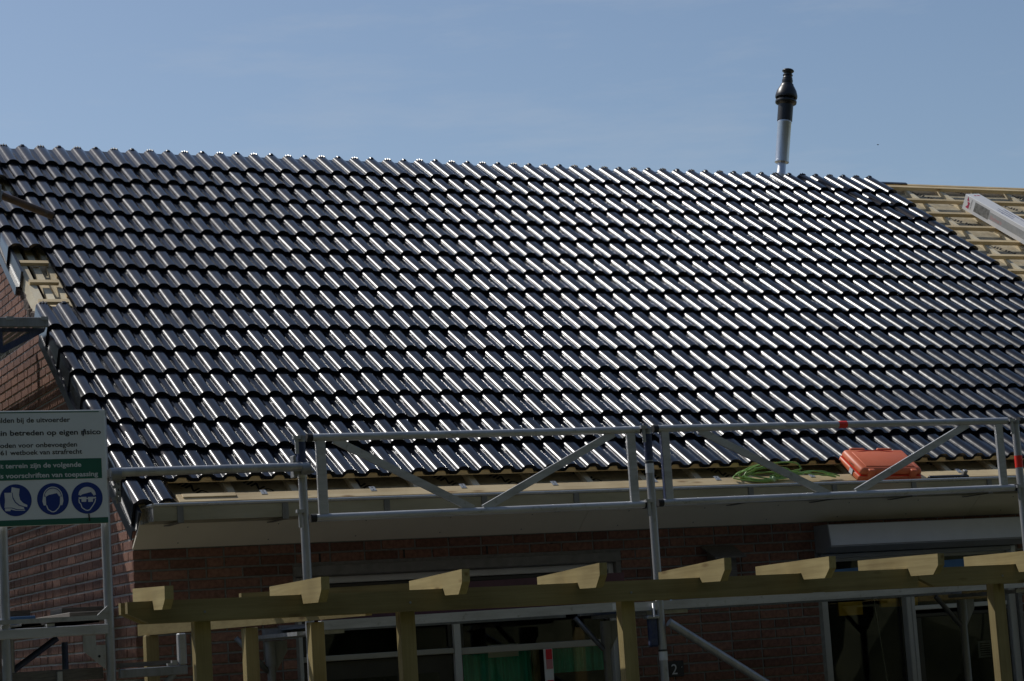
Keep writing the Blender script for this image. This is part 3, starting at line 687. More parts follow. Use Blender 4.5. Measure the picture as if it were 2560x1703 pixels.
# ------------------------------------------------------------------ flue
ax = Vector((.172, 0, 1)).normalized(); fb0 = Vector((7.42, 4.62, 5.35))
fl = thing('flue_pipe', 'leaning steel flue pipe with black plastic terminal above the ridge', 'flue', fb0)
h = lambda z: (z-fb0.z)/ax.z
b = MB(); b.lathe(fb0, ax, [(.041, 0), (.041, h(5.86)), (.044, h(5.862)), (.044, h(5.885)), (.041, h(5.89)), (.041, h(6.05))], 24); b.build('inner_pipe', MT['flue'], fl)
b = MB(); b.lathe(fb0, ax, [(.043, h(5.995)), (.064, h(5.99)), (.066, h(5.985)), (.066, h(6.00)), (.064, h(6.002)), (.064, h(6.36)), (.066, h(6.365)), (.066, h(6.38)), (.064, h(6.385)), (.064, h(6.42))], 28); b.build('sleeve', MT['flue'], fl)
b = MB(); z = 6.385
b.lathe(fb0, ax, [(.062, h(z)), (.071, h(z)), (.0715, h(z+0.153)), (.099, h(z+0.171)), (.101, h(z+0.185)), (.099, h(z+0.196)), (.072, h(z+0.198)), (.072, h(z+0.217)), (.102, h(z+0.222)), (.105, h(z+0.236)), (.102, h(z+0.254)),
                 (.092, h(z+0.291)), (.072, h(z+0.328)), (.062, h(z+0.344)), (.060, h(z+0.356)), (.048, h(z+0.363)), (.052, h(z+0.389)), (.050, h(z+0.402)), (.044, h(z+0.404)), (.047, h(z+0.418)), (.044, h(z+0.422)), (.040, h(z+0.427)), (.040, h(z+0.437)), (.047, h(z+0.442)), (.046, h(z+0.450)), (.037, h(z+0.453)), (.038, h(z+0.467)), (.056, h(z+0.483)), (.056, h(z+0.490)), (.046, h(z+0.500)), (.0001, h(z+0.502))], 32)
b.build('terminal', MT['blackpl'], fl, sharp=50)
ribs = MB()
side = ax.orthogonal().normalized(); s2 = ax.cross(side)
for i in range(12):
    d = side*math.cos(i*math.pi/6)+s2*math.sin(i*math.pi/6); p = fb0+ax*h(z+.192); ribs.tube(p+d*.086, p+d*.086+ax*.034, .006, 6)
ribs.build('rain_collar_rib', MT['blackpl'], fl, kind='stuff')

# ------------------------------------------------------------------ scaffold on the facade
PY = -1.2; TR = .0242
def coupler(parent, p, d1, d2, name='coupler', m='galvd'):
    """swivel clamp: two half collars, a flap and a bolt with nut"""
    p = Vector(p); b = MB(); d1 = Vector(d1); d2 = Vector(d2)
    b.tube(p-d1*.026, p+d1*.026, TR+.007, 14); q = p+Vector((0, -.052, 0)) if abs(d2.y) < .9 else p
    b.tube(q-d2*.026, q+d2*.026, TR+.007, 14); s_ = d1.cross(d2)
    if s_.length < .1: s_ = Vector((1, 0, 0))
    s_.normalize(); b.tube(p+d2*.045-d1*.02, p+d2*.045+d1*.045, .007, 8); b.cbox(p+Vector((-.045, -.04, -.012)), p+Vector((-.028, .01, .03)), .003)
    b.tube(p+Vector((.03, -.035, -.012)), p+Vector((.055, -.035, -.012)), .011, 6)
    return b.build(name, MT[m], parent)
def standard(x, y, z0, z1, label, painted=False, stickers=(), group='upright scaffold posts', wedge=(), name='scaffold_post', extra=None):
    t_ = thing(name, label, 'scaffold post', (x, y, z0), group)
    b = MB(); b.tube((x, y, z0), (x, y, z1), TR, 18); b.build('tube', MT['galv'], t_)
    if painted:
        b = MB(); b.tube((x, y, z1-.165), (x, y, z1-.012), TR+.0008, 18, caps=False); b.build('paint_band', MT['bluepaint'], t_)
    b = MB(); b.tube((x, y, z1-.002), (x, y, z1+.022), TR+.004, 14); b.build('end_cap', MT['galvd'], t_)
    for zs, hgt, mname in stickers:
        b = MB(); b.tube((x, y, zs), (x, y, zs+hgt), TR+.0012, 18, caps=False); b.build('sticker', MT[mname], t_)
    for zw, dx in wedge:
        b = MB(); b.box((x+dx-.012, y-.034, zw-.05), (x+dx+.006, y-.022, zw+.03)); b.box((x+dx-.022, y-.038, zw+.03), (x+dx+.02, y-.01, zw+.048)); b.build('wedge_lock', MT['galv'], t_)
    return t_
P1, P2, P3, PC = .638, 2.772, 5.418, -.452
p1 = standard(P1, PY, .05, 2.868, 'scaffold post with blue painted top between the loose tube and the left guard frame', True, ((2.66, .05, 'label'),), wedge=((2.84, -.03), (2.44, -.03)))
b = MB(); b.tube((P1, PY, 2.711), (P1, PY, 2.717), TR+.0016, 18, caps=False); b.build('sticker_stripe', MT['signb'], p1)
coupler(p1, (P1, PY, 2.705), (0, 0, 1), (1, 0, 0))
b = MB(); b.cbox((P1-.062, PY-.045, 2.66), (P1-.046, PY+.015, 2.78), .003); b.box((P1-.066, PY-.05, 2.675), (P1-.02, PY-.04, 2.70)); b.box((P1-.066, PY-.05, 2.73), (P1-.02, PY-.04, 2.745)); b.build('clamp_plate', MT['galvd'], p1)
p2 = standard(P2, PY, .05, 2.872, 'middle scaffold post with blue top and white sticker between the two guard frames', True, ((2.632, .055, 'label'), (1.55, .05, 'label')), wedge=((2.86, -.035), (2.43, -.035)))
for zz in (2.69, 1.602):
    b = MB(); b.tube((P2, PY, zz), (P2, PY, zz+.01), TR+.0016, 18, caps=False); b.build('sticker_stripe', MT['signk'], p2)
b = MB(); b.cbox((P2-.085, PY-.02, 1.63), (P2-.03, PY+.02, 1.80), .01); b.build('wedge_bracket', MT['bluepaint'], p2)
b = MB(); b.cbox((P2-.10, PY-.03, 1.79), (P2-.02, PY+.03, 1.81), .004); b.tube((P2-.06, PY-.035, 1.80), (P2-.06, PY-.035, 1.88), .008, 8); b.build('rosette', MT['galv'], p2)
p3 = standard(P3, PY, .05, 2.878, 'right scaffold post with red tape band at the edge of the photo', False, ((2.60, .075, 'redtape'),), wedge=((2.86, -.045), (2.44, -.035)))
pc = standard(PC, PY, .05, 3.02, 'corner scaffold post behind the white site sign', False, group='upright scaffold posts')
coupler(pc, (PC+.05, PY, 2.70), (0, 0, 1), (1, 0, 0))
b = MB()
for i in range(4): b.box((PC+.035+(.018*(i % 2)), PY-.045, 2.57+.03*i), (PC+.075, PY-.03, 2.585+.03*i))
b.tube((PC+.055, PY-.04, 2.55), (PC+.055, PY-.04, 2.72), .006, 8); b.tube((PC+.072, PY-.04, 2.56), (PC+.072, PY-.04, 2.70), .005, 8); b.build('hinge_bolts', MT['galvd'], pc)
standard(-.985, PY, .05, 2.6, 'outer scaffold post below the site sign at the left edge of the photo')
def guard(x0, x1, zt0, zt1, zb0, zb1, v0, v1, dl, dr_, label, tape=None, bluestile=False):
    t_ = thing('guard_rail_frame', label, 'guard rail', (x0, PY, zb0), 'welded guard rail frames of the scaffold')
    y = PY
    b = MB(); b.tube((x0, y, zt0), (x1, y, zt1), .0215, 16); b.build('top_rail', MT['alu'], t_)
    b = MB(); b.tube((x0, y, zb0), (x1, y, zb1), .0215, 16); b.build('bottom_rail', MT['alu'], t_)
    def zat(x, a, b_): return a+(b_-a)*(x-x0)/(x1-x0)
    for i, x in enumerate((v0, v1)):
        b = MB(); b.cbox((x-.027, y-.012, zat(x, zb0, zb1)+.012), (x+.027, y+.012, zat(x, zt0, zt1)-.012), .003); b.build('stile', MT['alu'], t_)
        if bluestile and i == 0:
            b = MB(); b.box((x-.029, y-.0125, zat(x, zb0, zb1)+.02), (x-.0272, y+.0125, zat(x, zt0, zt1)-.02)); b.build('paint_band', MT['bluepaint'], t_)
    for (a, c) in (dl, dr_):
        d = Vector((c[0]-a[0], 0, c[1]-a[1])); n_ = Vector((-d.z, 0, d.x)).normalized(); hh = .021
        b = MB(); b.prism([Vector((a[0], y-.009, a[1]))+n_*hh, Vector((c[0], y-.009, c[1]))+n_*hh, Vector((c[0], y-.009, c[1]))-n_*hh, Vector((a[0], y-.009, a[1]))-n_*hh], (0, .018, 0)); b.build('diagonal', MT['alu'], t_)
    for x in (x0, x1):
        for zz in (zat(x, zt0, zt1), zat(x, zb0, zb1)):
            b = MB(); sg = 1 if x == x0 else -1; b.tube((x-sg*.02, y, zz), (x+sg*.012, y, zz), .0225, 14); b.build('rail_plug', MT['rubber'], t_)
    if tape:
        b = MB(); zz = zat(tape, zt0, zt1); b.tube((tape-.03, y, zz), (tape+.03, y, zz), .0224, 16, caps=False); b.build('tape_band', MT['redtape'], t_)
    return t_
guard(.693, 2.728, 2.879, 2.887, 2.441, 2.451, .749, 2.66, ((.83, 2.865), (1.635, 2.46)), ((1.70, 2.46), (2.55, 2.868)), 'aluminium guard rail frame left of the middle scaffold post')
guard(2.83, 5.37, 2.891, 2.898, 2.457, 2.474, 2.885, 5.285, ((3.12, 2.875), (3.98, 2.475)), ((4.18, 2.48), (5.05, 2.88)), 'aluminium guard rail frame with red tape right of the middle scaffold post', tape=4.12, bluestile=True)
guard(5.465, 8.0, 2.898, 2.90, 2.474, 2.48, 5.53, 7.9, ((5.8, 2.88), (6.6, 2.485)), ((6.8, 2.485), (7.7, 2.88)), 'aluminium guard rail frame starting at the right edge of the photo')
def tube_thing(name, p0, p1, label, cat, m='galv', r=TR, group=None):
    b = MB(); b.tube(p0, p1, r, 18); return tag(b.build(name, MT[m]), label, cat, group)
tube_thing('scaffold_tube', (PC+.02, PY-.055, 2.712), (P1+.02, PY-.055, 2.716), 'loose horizontal scaffold tube from the site sign to the left guard frame', 'scaffold tube')
tube_thing('brace_tube', (2.80, PY-.045, 1.765), (4.25, PY-.045, .85), 'slanting brace tube right of the middle post under the pergola beam', 'scaffold tube')
# facade deck, its front beams, transoms and inner standards
for x0, x1, zz0, zz1, lb in ((.70, 2.505, 1.865, 1.875, 'scaffold platform behind the pergola in front of the left window'), (2.60, 5.40, 1.868, 1.876, 'scaffold platform behind the pergola in front of the right window')):
    t_ = thing('scaffold_platform', lb, 'scaffold platform', (x0, PY, zz0-.03), 'scaffold platforms along the facade')
    for i in range(2):
        y0 = PY+.045+i*.325
        b = MB(); b.box((x0, y0, zz0-.008), (x1, y0+.31, zz0+.004)); b.build('deck_plank', MT['galvd'], t_)
    b = MB(); b.prism([(x0, PY-.012, zz0-.028), (x0, PY-.012, zz0+.022), (x1, PY-.012, zz1+.022), (x1, PY-.012, zz1-.03)], (0, .05, 0)); b.build('front_beam', MT['alu'], t_)
    b = MB(); b.box((x0, PY+.70, zz0-.03), (x1, PY+.735, zz0+.02)); b.build('rear_beam', MT['galvd'], t_)
    b = MB(); b.box((x1-.045, PY-.0135, zz1-.022), (x1-.005, PY-.0125, zz1+.016)); b.build('end_plate', MT['white'], t_)
for x, lb in ((.64, 'left inner scaffold post under the platform by the brick wall'), (2.765, 'middle inner scaffold post with gusset under the platform'), (5.39, 'right inner scaffold post with gusset in front of the glass door')):
    t_ = thing('inner_scaffold_post', lb, 'scaffold post', (x, -.5, .05), 'inner scaffold posts under the platform')
    b = MB(); b.tube((x, -.5, .05), (x, -.5, 1.80), TR, 16); b.build('tube', MT['galvd'], t_)
    b = MB(); b.tube((x, -.5, 1.66), (x, -.5, 1.80), TR+.008, 16); b.build('collar', MT['galvd'], t_)
    b = MB(); b.prism([(x+.02, -.5, 1.80), (x+.10, -.5, 1.80), (x+.10, -.5, 1.74), (x+.03, -.5, 1.63)], (0, .006, 0)); b.build('gusset_plate', MT['galvd'], t_)
    b = MB(); a = Vector((x-.02, -.5, 1.63)); c = Vector((x-.2, -.5, 1.83)); b.tube(a, c, .016, 10); b.build('diagonal_strut', MT['zincd'], t_)
    b = MB(); b.box((x-.07, PY+.02, 1.815), (x+.2, -.46, 1.836)); b.build('transom', MT['galv'], t_)
b = MB(); b.box((.60, -.53, 1.812), (.845, -.48, 1.868)); tag(b.build('scaffold_transom', MT['galvd']), 'dark steel transom end with a white mark beside the left inner post', 'scaffold beam')
def toe(x0, x1, z0, z1, zz0, zz1, m, label):
    b = MB(); b.prism([(x0, PY+.03, z0), (x0, PY+.03, z1), (x1, PY+.03, zz1), (x1, PY+.03, zz0)], (0, .022, 0)); return tag(b.build('toe_board', MT[m]), label, 'toe board')
toe(.72, 2.57, 1.885, 2.05, 1.895, 2.066, 'burg', 'burgundy toe board of the scaffold behind the pergola')
toe(2.87, 5.40, 1.85, 1.988, 1.905, 2.058, 'bluebd', 'blue toe board of the scaffold behind the pergola')

# ------------------------------------------------------------------ scaffold along the gable
t_ = thing('scaffold_platform', 'low scaffold platform with upturned steel edge below the site sign', 'scaffold platform', (-.75, PY, 1.87))
b = MB(); b.prism([(-1.5, PY-.03, 1.957), (-1.5, PY-.03, 1.980), (-.52, PY-.03, 1.980), (-.466, PY-.03, 2.026), (-.462, PY-.03, 2.020), (-.462, PY-.03, 1.957)], (0, .012, 0)); b.build('end_plate', MT['galv'], t_)
b = MB(); b.cbox((-1.5, PY-.025, 1.882), (-.462, PY+.025, 1.934), .004); b.build('end_beam', MT['alu'], t_)
for i in range(3):
    b = MB(); b.box((-.78+.30*i-.0-.6, PY+.02, 1.946), (-.78+.30*i+.28-.6, 2.4, 1.956)); b.build('deck_plank', MT['galvd'], t_)
b = MB(); b.box((-.90, PY+.02, 1.946), (-.50, 2.2, 1.958)); b.build('deck_plank', MT['oldwood'], t_)
for x in (-.99, -.76):
    b = MB(); b.box((x-.02, PY-.02, 1.936), (x+.02, PY+.05, 1.95)); b.build('hook', MT['galv'], t_)
b = MB(); b.box((-1.5, 1.4, 1.96), (-.30, 1.43, 2.10)); b.build('toe_board', MT['oldwood'], t_)
t_ = thing('corner_bracket', 'pale triangular gusset plate bolted to the corner scaffold post', 'bracket', (-.54, PY, 1.70))
b = MB(); b.prism([(-.597, PY-.02, 1.88), (-.531, PY-.02, 1.88), (-.53, PY-.02, 1.827), (-.481, PY-.02, 1.827), (-.484, PY-.02, 1.702), (-.597, PY-.02, 1.802)], (0, .008, 0)); b.build('plate', MT['galv'], t_)
b = MB(); b.lathe((-.516, PY-.0205, 1.770), (0, -1, 0), [(.007, 0), (.007, .002), (.0001, .002)], 12); b.build('bolt_hole', MT['rubber'], t_)
t_ = thing('platform_bracket', 'small steel console bracket with an upright stub right of the corner post', 'bracket', (-.24, PY, 1.62))
b = MB(); b.cbox((-.41, PY-.022, 1.650), (-.052, PY+.022, 1.698), .004); b.build('arm', MT['galvd'], t_)
b = MB(); b.cbox((-.096, PY-.024, 1.699), (-.053, PY+.024, 1.864), .006); b.build('stub', MT['galv'], t_)
b = MB(); b.tube((-.12, PY, 1.652), (-.41, PY, 1.40), .017, 10); b.build('strut', MT['galvd'], t_)
b = MB(); b.box((-.40, PY+.03, 1.704), (-.11, PY+.25, 1.728)); b.build('board', MT['oldwood'], t_)
b = MB(); b.box((-.155, PY-.01, 1.7), (-.105, PY+.02, 1.712)); b.box((-.13, PY-.005, 1.712), (-.10, PY+.02, 1.726)); b.build('hook', MT['galv'], t_)
b = MB(); b.cbox((-1.4, PY+.05, 1.655), (-.48, PY+.09, 1.715), .003); o = b.build('ledger_board', MT['oldwood']); tag(o, 'grey ledger board with scribbled marks under the low scaffold platform', 'board')
b = MB(); b.box((-.725, PY+.02, 1.63), (-.70, PY+.045, 1.705)); tag(b.build('strap', MT['galv']), 'short steel strap hanging in front of the grey ledger board', 'strap')
tube_thing('brace_tube', (-.59, -.6, 1.885), (-.87, -.6, 1.70), 'blue painted brace under the low scaffold platform', 'scaffold tube', 'bluepaint', .017)
tube_thing('scaffold_stub', (-.555, -.62, 1.86), (-.555, -.62, 1.55), 'short dark upright tube behind the triangular gusset', 'scaffold tube', 'bluepaint', .017)
standard(-.845, -.6, .05, 1.9, 'dark scaffold post behind the low platform at the left edge of the photo')
# boards lying on the low platform
for (x0, y0, z0, x1, y1, z1), m, lb in (((-.545, -.72, 1.960, -.36, .4, 2.016), 'oldwood', 'dark plank lying on the low scaffold platform nearest the corner post'), ((-.70, .1, 1.960, -.55, 1.3, 2.03), 'bluebd', 'bluish plank lying behind the dark plank on the low platform'),
                                       ((-.98, -.4, 1.960, -.80, 1.0, 1.985), 'pine_u', 'pale plank lying at the left of the low scaffold platform'), ((-.32, .45, 2.0, -.05, .75, 2.075), 'oldwood', 'grey beam end resting by the house corner above the low platform')):
    b = MB(); b.cbox((x0, y0, z0), (x1, y1, z1), .003); tag(b.build('plank', MT[m]), lb, 'plank')
# upper perforated platform
t_ = thing('scaffold_platform', 'high perforated steel scaffold platform beside the gable wall', 'scaffold platform', (-.7, 1.16, 3.86))
pl = MB()
def perforated(x0, x1, y0, y1, z, nx, step, r):
    ys = []; y = y0+step/2
    cx_ = [(x0+(i+.5)*(x1-x0)/nx) for i in range(nx)]
    while y+step/2 <= y1:
        # row: strips between holes
        xs = [x0]+[v for c in cx_ for v in (c-r, c+r)]+[x1]
        pl.add([(x0, y-step/2, z), (x1, y-step/2, z), (x1, y-r, z), (x0, y-r, z)], [(0, 1, 2, 3)]); pl.add([(x0, y+r, z), (x1, y+r, z), (x1, y+step/2, z), (x0, y+step/2, z)], [(0, 1, 2, 3)])
        for a, b_ in zip(xs[0::2], xs[1::2]): pl.add([(a, y-r, z), (b_, y-r, z), (b_, y+r, z), (a, y+r, z)], [(0, 1, 2, 3)])
        y += step
for i in range(3):
    x1 = -.150-i*.365; perforated(x1-.345, x1, 1.32, 5.9, 3.940, 7, .048, .0085)
    pl.box((x1-.004, 1.32, 3.89), (x1, 5.9, 3.939)); pl.box((x1-.345, 1.32, 3.89), (x1-.341, 5.9, 3.939))
pl.build('perforated_deck', MT['galvd'], t_)
b = MB(); b.cbox((-1.26, 1.295, 3.885), (-.146, 1.318, 3.947), .004); b.build('end_beam', MT['galvd'], t_)
for x in (-.175, -.395, -.545, -.765):
    b = MB(); b.box((x-.02, 1.290, 3.930), (x+.025, 1.34, 3.951)); b.build('hook', MT['galv'], t_)
b = MB(); b.prism([(-0.466, 1.34, 3.883), (-0.156, 1.34, 3.883), (-0.166, 1.34, 3.860), (-0.426, 1.34, 3.725), (-0.466, 1.34, 3.725), (-0.466, 1.34, 3.760), (-0.431, 1.34, 3.770), (-0.256, 1.34, 3.860), (-0.431, 1.34, 3.860), (-0.431, 1.34, 3.770), (-0.466, 1.34, 3.760)], (0, .02, 0)); b.build('console_strut', MT['bluepaint'], t_)
for x, y, lb in ((-.53, 1.3, 'gable scaffold post nearest the facade, just outside the photo'), (-.5, 3.06, 'gable scaffold post casting a thin shadow on the gable'), (-1.2, 1.3, 'outer gable scaffold post near the facade'), (-1.2, 3.06, 'outer gable scaffold post further back')):
    standard(x, y, .05, 4.9 if x > -1 else 4.6, lb)
t_ = thing('rusty_tube', 'rusty brown scaffold tube poking over the tiles at the left edge', 'scaffold tube', (-.6, .9, 4.5))
b = MB(); b.tube((-.66, .9, 4.707), (-.185, .9, 4.522), TR, 18); b.build('tube', MT['rust'], t_)
b = MB(); p = Vector((-.53, .9, 4.656)); d = Vector((.932, 0, -.363)); b.tube(p-d*.03, p+d*.03, TR+.009, 14); b.cbox(p+Vector((-.03, -.05, -.06)), p+Vector((.02, -.02, .05)), .005); b.tube(p+Vector((0, -.03, -.07)), p+Vector((0, -.03, .06)), .012, 8); b.build('coupler', MT['galvd'], t_)

# ------------------------------------------------------------------ site sign
SY = -1.262
sg = thing('site_sign', 'white building site safety sign with green bands and blue pictograms', 'sign', (-.9, SY, 2.45))
b = MB(); b.cbox((-1.36, SY, 2.449), (-.4505, SY+.006, 3.041), .002); b.build('panel', MT['signw'], sg)
def sp(cx, cy, d=0.):
    """sign measurements (photo crop units) to a point on the panel"""
    xr = 1320+(cy-25)*.0333; yb = 1465+(1368-cx)*.034; yt = 25+(1320-cx)*.012
    return Vector((-.4505-(xr-cx)*.000408, SY-.0008-d, 2.449+(yb-cy)/(yb-yt)*.592))
def sign_text(s, right, base, size, m, bold):
    p = sp(right, base); b_ = MB(); text_into(b_, s, size, frame_mtx(p, (1, 0, 0), (0, 0, 1)), align='RIGHT', bold=bold, sx=SXT); b_.build('lettering', m, sg)
SXT = .93
def fit_text(s, right, left_vis, vis, base, size, m, bold):
    """right-aligned line whose visible tail spans left_vis..right: width matched by horizontal scale"""
    cu = bpy.data.curves.new('t', 'FONT'); cu.body = vis; cu.size = size; cu.offset = bold*size; ob = bpy.data.objects.new('t', cu); COL.objects.link(ob); bpy.context.view_layer.update()
    wd = ob.dimensions.x; bpy.data.objects.remove(ob); bpy.data.curves.remove(cu)
    want = (right-left_vis)*.000408; k_ = want/wd; bold *= 1.0
    p = sp(right, base); b_ = MB(); text_into(b_, s, size, frame_mtx(p, (1, 0, 0), (0, 0, 1)), align='RIGHT', bold=bold, sx=k_); b_.build('lettering', m, sg)
AS = .000408
fit_text('melden bij de uitvoerder', 875, 5, 'lden bij de uitvoerder', 180, 88*AS, MT['signk'], .016)
fit_text('terrein betreden op eigen risico', 1272, 3, 'in betreden op eigen risico', 336, 92*AS, MT['signk'], .022)
fit_text('verboden voor onbevoegden', 970, 0, 'oden voor onbevoegden', 494, 84*AS, MT['signk'], .017)
fit_text('461 wetboek van strafrecht', 1027, 0, '61 wetboek van strafrecht', 584, 84*AS, MT['signk'], .017)
b = MB(); b.box(sp(-400, 64), sp(1245, 55)+Vector((0, .0006, 0))); b.build('thin_line', MT['signg'], sg)
def band(c0, c1):
    b = MB(); p = sp(*c0); p.x = -1.358; q = sp(*c1); b.box((p.x, SY-.0010, p.z), (q.x, SY-.0002, q.z)); b.build('green_band', MT['signg'], sg)
band((0, 928), (1275, 642)); band((0, 1506), (1360, 1388))
def on_band(*a):
    global SY; SY -= .0006; fit_text(*a); SY += .0006
on_band('op dit terrein zijn de volgende', 1018, 0, 't terrein zijn de volgende', 750, 84*AS, MT['label'], .024)
on_band('veiligheids voorschriften van toepassing', 1230, 0, 's voorschriften van toepassing', 868, 84*AS, MT['label'], .024)
def disc(cx, cy, r=200):
    p = sp(cx, cy); b = MB(); n = 48; b.add([p+Vector((math.cos(2*math.pi*i/n)*r*AS, -.0002, math.sin(2*math.pi*i/n)*r*AS)) for i in range(n)]+[p], [(i, (i+1) % n, n) for i in range(n)]); b.build('blue_disc', MT['signb'], sg)
disc(190, 1175); disc(657, 1160); disc(1090, 1147)
def poly(pts, m='label', d=.0006, name='pictogram'):
    b = MB(); b.add([sp(x, y, d) for x, y in pts], [list(range(len(pts)))]); b.build(name, MT[m], sg)
def ring(pts, wd, m='label', d=.0006, name='pictogram', closed=False):
    """stroke of a given width along points"""
    b = MB(); P = [sp(x, y, d) for x, y in pts]; n = len(P); L_ = []; R_ = []
    for i in range(n):
        a = P[(i-1) % n] if closed else P[max(i-1, 0)]; c = P[(i+1) % n] if closed else P[min(i+1, n-1)]; t = (c-a).normalized(); q = Vector((-t.z, 0, t.x))*wd*AS/2; L_.append(P[i]+q); R_.append(P[i]-q)
    k_ = n if closed else n-1
    b.add(L_+R_, [(i, (i+1) % n, n+(i+1) % n, n+i) for i in range(k_)]); b.build(name, MT[m], sg)
# boots
poly([(140, 1010), (238, 1030), (230, 1110), (245, 1170), (285, 1212), (335, 1235), (333, 1262), (290, 1252), (235, 1232), (190, 1195), (160, 1140), (150, 1080), (132, 1075)])
poly([(48, 1082), (142, 1080), (150, 1150), (180, 1205), (230, 1245), (290, 1262), (300, 1290), (210, 1288), (140, 1268), (50, 1270), (58, 1180)])
poly([(55, 1278), (135, 1276), (200, 1297), (308, 1297), (306, 1306), (190, 1306), (128, 1292), (125, 1312), (62, 1313)])
# head with ear muffs
def arc(cx, cy, rx, ry_, a0, a1, n=20): return [(cx+rx*math.cos(R(a0+(a1-a0)*i/n)), cy-ry_*math.sin(R(a0+(a1-a0)*i/n))) for i in range(n+1)]
poly(arc(655, 1120, 92, 88, 0, 180)+[(572, 1130), (600, 1110), (660, 1096), (705, 1085), (740, 1130)])
ring(arc(655, 1135, 118, 125, 0, 180), 12); ring(arc(655, 1135, 100, 104, 0, 180), 8)
poly([(530, 1135), (565, 1130), (572, 1240), (540, 1243), (524, 1190)]); poly([(747, 1130), (782, 1135), (788, 1185), (775, 1238), (742, 1240)])
ring([(575, 1240), (595, 1290), (640, 1320), (665, 1322), (690, 1312), (730, 1270), (745, 1232)], 13)
# head with goggles
poly(arc(1090, 1105, 100, 88, 0, 180)+[(1002, 1120), (1030, 1100), (1090, 1085), (1140, 1072), (1178, 1120)])
ring(arc(1090, 1110, 106, 98, 0, 180), 10)
for c in (1048, 1133):
    poly([(c-34, 1135), (c+34, 1133), (c+30, 1195), (c-28, 1198)], name='pictogram'); poly([(c-24, 1146), (c+24, 1144), (c+20, 1184), (c-20, 1187)], 'shutterw', .0009)
ring([(982, 1150), (1015, 1150)], 20); ring([(1165, 1146), (1203, 1143)], 20); ring([(1080, 1155), (1102, 1155)], 14)
ring([(985, 1165), (990, 1205), (1010, 1225), (1025, 1270), (1070, 1300), (1098, 1305), (1125, 1295), (1165, 1240), (1190, 1195), (1198, 1160)], 13)
for (x0, y0), (x1, y1) in (((1110, 1348), (1122, 1440)), ((1055, 275), (1040, 360))):
    b = MB(); b.tube(sp(x0, y0, .003), sp(x1, y1, .003), .0032, 6); b.build('cable_tie', MT['rubber'], sg)

# ------------------------------------------------------------------ pergola
PBY = -2.6
pg = thing('pergola', 'treated wooden pergola with double beam and notched rafters in front of the house', 'pergola', (1.8, PBY, 0))
def ztop(x): return 1.997-.0082*(x+.65)
def beam(x0, x1, y0, y1, nm='beam', hgt=.102):
    b = MB(); zl, zr = ztop(x0), ztop(x1)
    poly_ = [(x0, y0, zl), (x1, y0, zr), (x1, y0, zr-hgt), (x0+.10, y0, zl-hgt), (x0, y0, zl-.053)]
    b.prism(poly_, (0, y1-y0, 0)); b.build(nm, MT['treat_x'], pg)
beam(-.717, 3.60, PBY, PBY+.041); beam(3.603, 8.0, PBY, PBY+.041)
beam(-.720, 3.0, PBY+.108, PBY+.149); beam(3.003, 8.0, PBY+.108, PBY+.149)
for x0, x1 in ((-.394, -.316), (.626, .704), (1.824, 1.901), (4.115, 4.192), (6.3, 6.38)):
    b = MB(); b.cbox((x0, PBY+.044, 0.05), (x1, PBY+.105, ztop(x0)-.02), .003); b.build('post', MT['treat_z'], pg)
    b = MB(); b.lathe(((x0+x1)/2, PBY-.0, ztop(x0)-.06), (0, -1, 0), [(.006, 0), (.006, .003), (.0001, .003)], 10); b.build('bolt', MT['galvd'], pg)
for x, fw_, bk_, zt0, zb_, tz in ((-.602, .221, .336, 2.054, 2.069, 1.951), (.114, .294, .464, 2.059, 2.051, 1.944), (.836, .251, .428, 2.065, 2.043, 1.948), (1.562, .262, .462, 2.063, 2.032, 1.945), (2.258, .270, .433, 2.057, 2.024, 1.944), (2.865, .285, .451, 2.039, 2.029, 1.931), (3.534, .287, .468, 2.026, 2.034, 1.919), (4.243, .288, .461, 2.023, 2.025, 1.909), (4.96, .28, .46, 2.02, 2.02, 1.90), (5.68, .28, .46, 2.015, 2.015, 1.895)):
    zb0 = ztop(x)+.001; y0 = PBY-fw_; y1 = PBY+bk_
    b = MB(); pr = [(x, y0, zt0), (x, y1, zb_), (x, y1, zb0), (x, PBY-.008, zb0), (x, PBY-.03, tz+.003), (x, y0+.055, tz), (x, y0+.004, zt0-.060)]
    b.prism(pr, (.041, 0, 0)); b.build('rafter', MT['treat_y'], pg)
# side wing of the pergola running back towards the house corner
q0, q1 = Vector((-.173, -.70, 0)), Vector((.50, -2.42, 0))
b = MB()
b.prism([q0+Vector((0, 0, 1.869)), q1+Vector((0, 0, 1.879)), q1+Vector((0, 0, 1.97)), q0+Vector((0, 0, 1.93))], Vector((.04, .016, 0))); b.build('side_beam', MT['treat_y'], pg)
for x, y, w_ in ((-.155, -.80, .07), (.165, -1.55, .07), (.352, -2.04, .07)):
    b = MB(); b.cbox((x, y, .05), (x+w_, y+w_, 1.868), .003); b.build('post', MT['treat_z'], pg)
b = MB(); b.prism([(.012, -2.0, 1.965), (.012, -2.0, 2.031), (.95, -2.0, 2.039), (.95, -2.0, 1.965)], (0, .04, 0)); b.build('rear_beam', MT['treat_x'], pg)

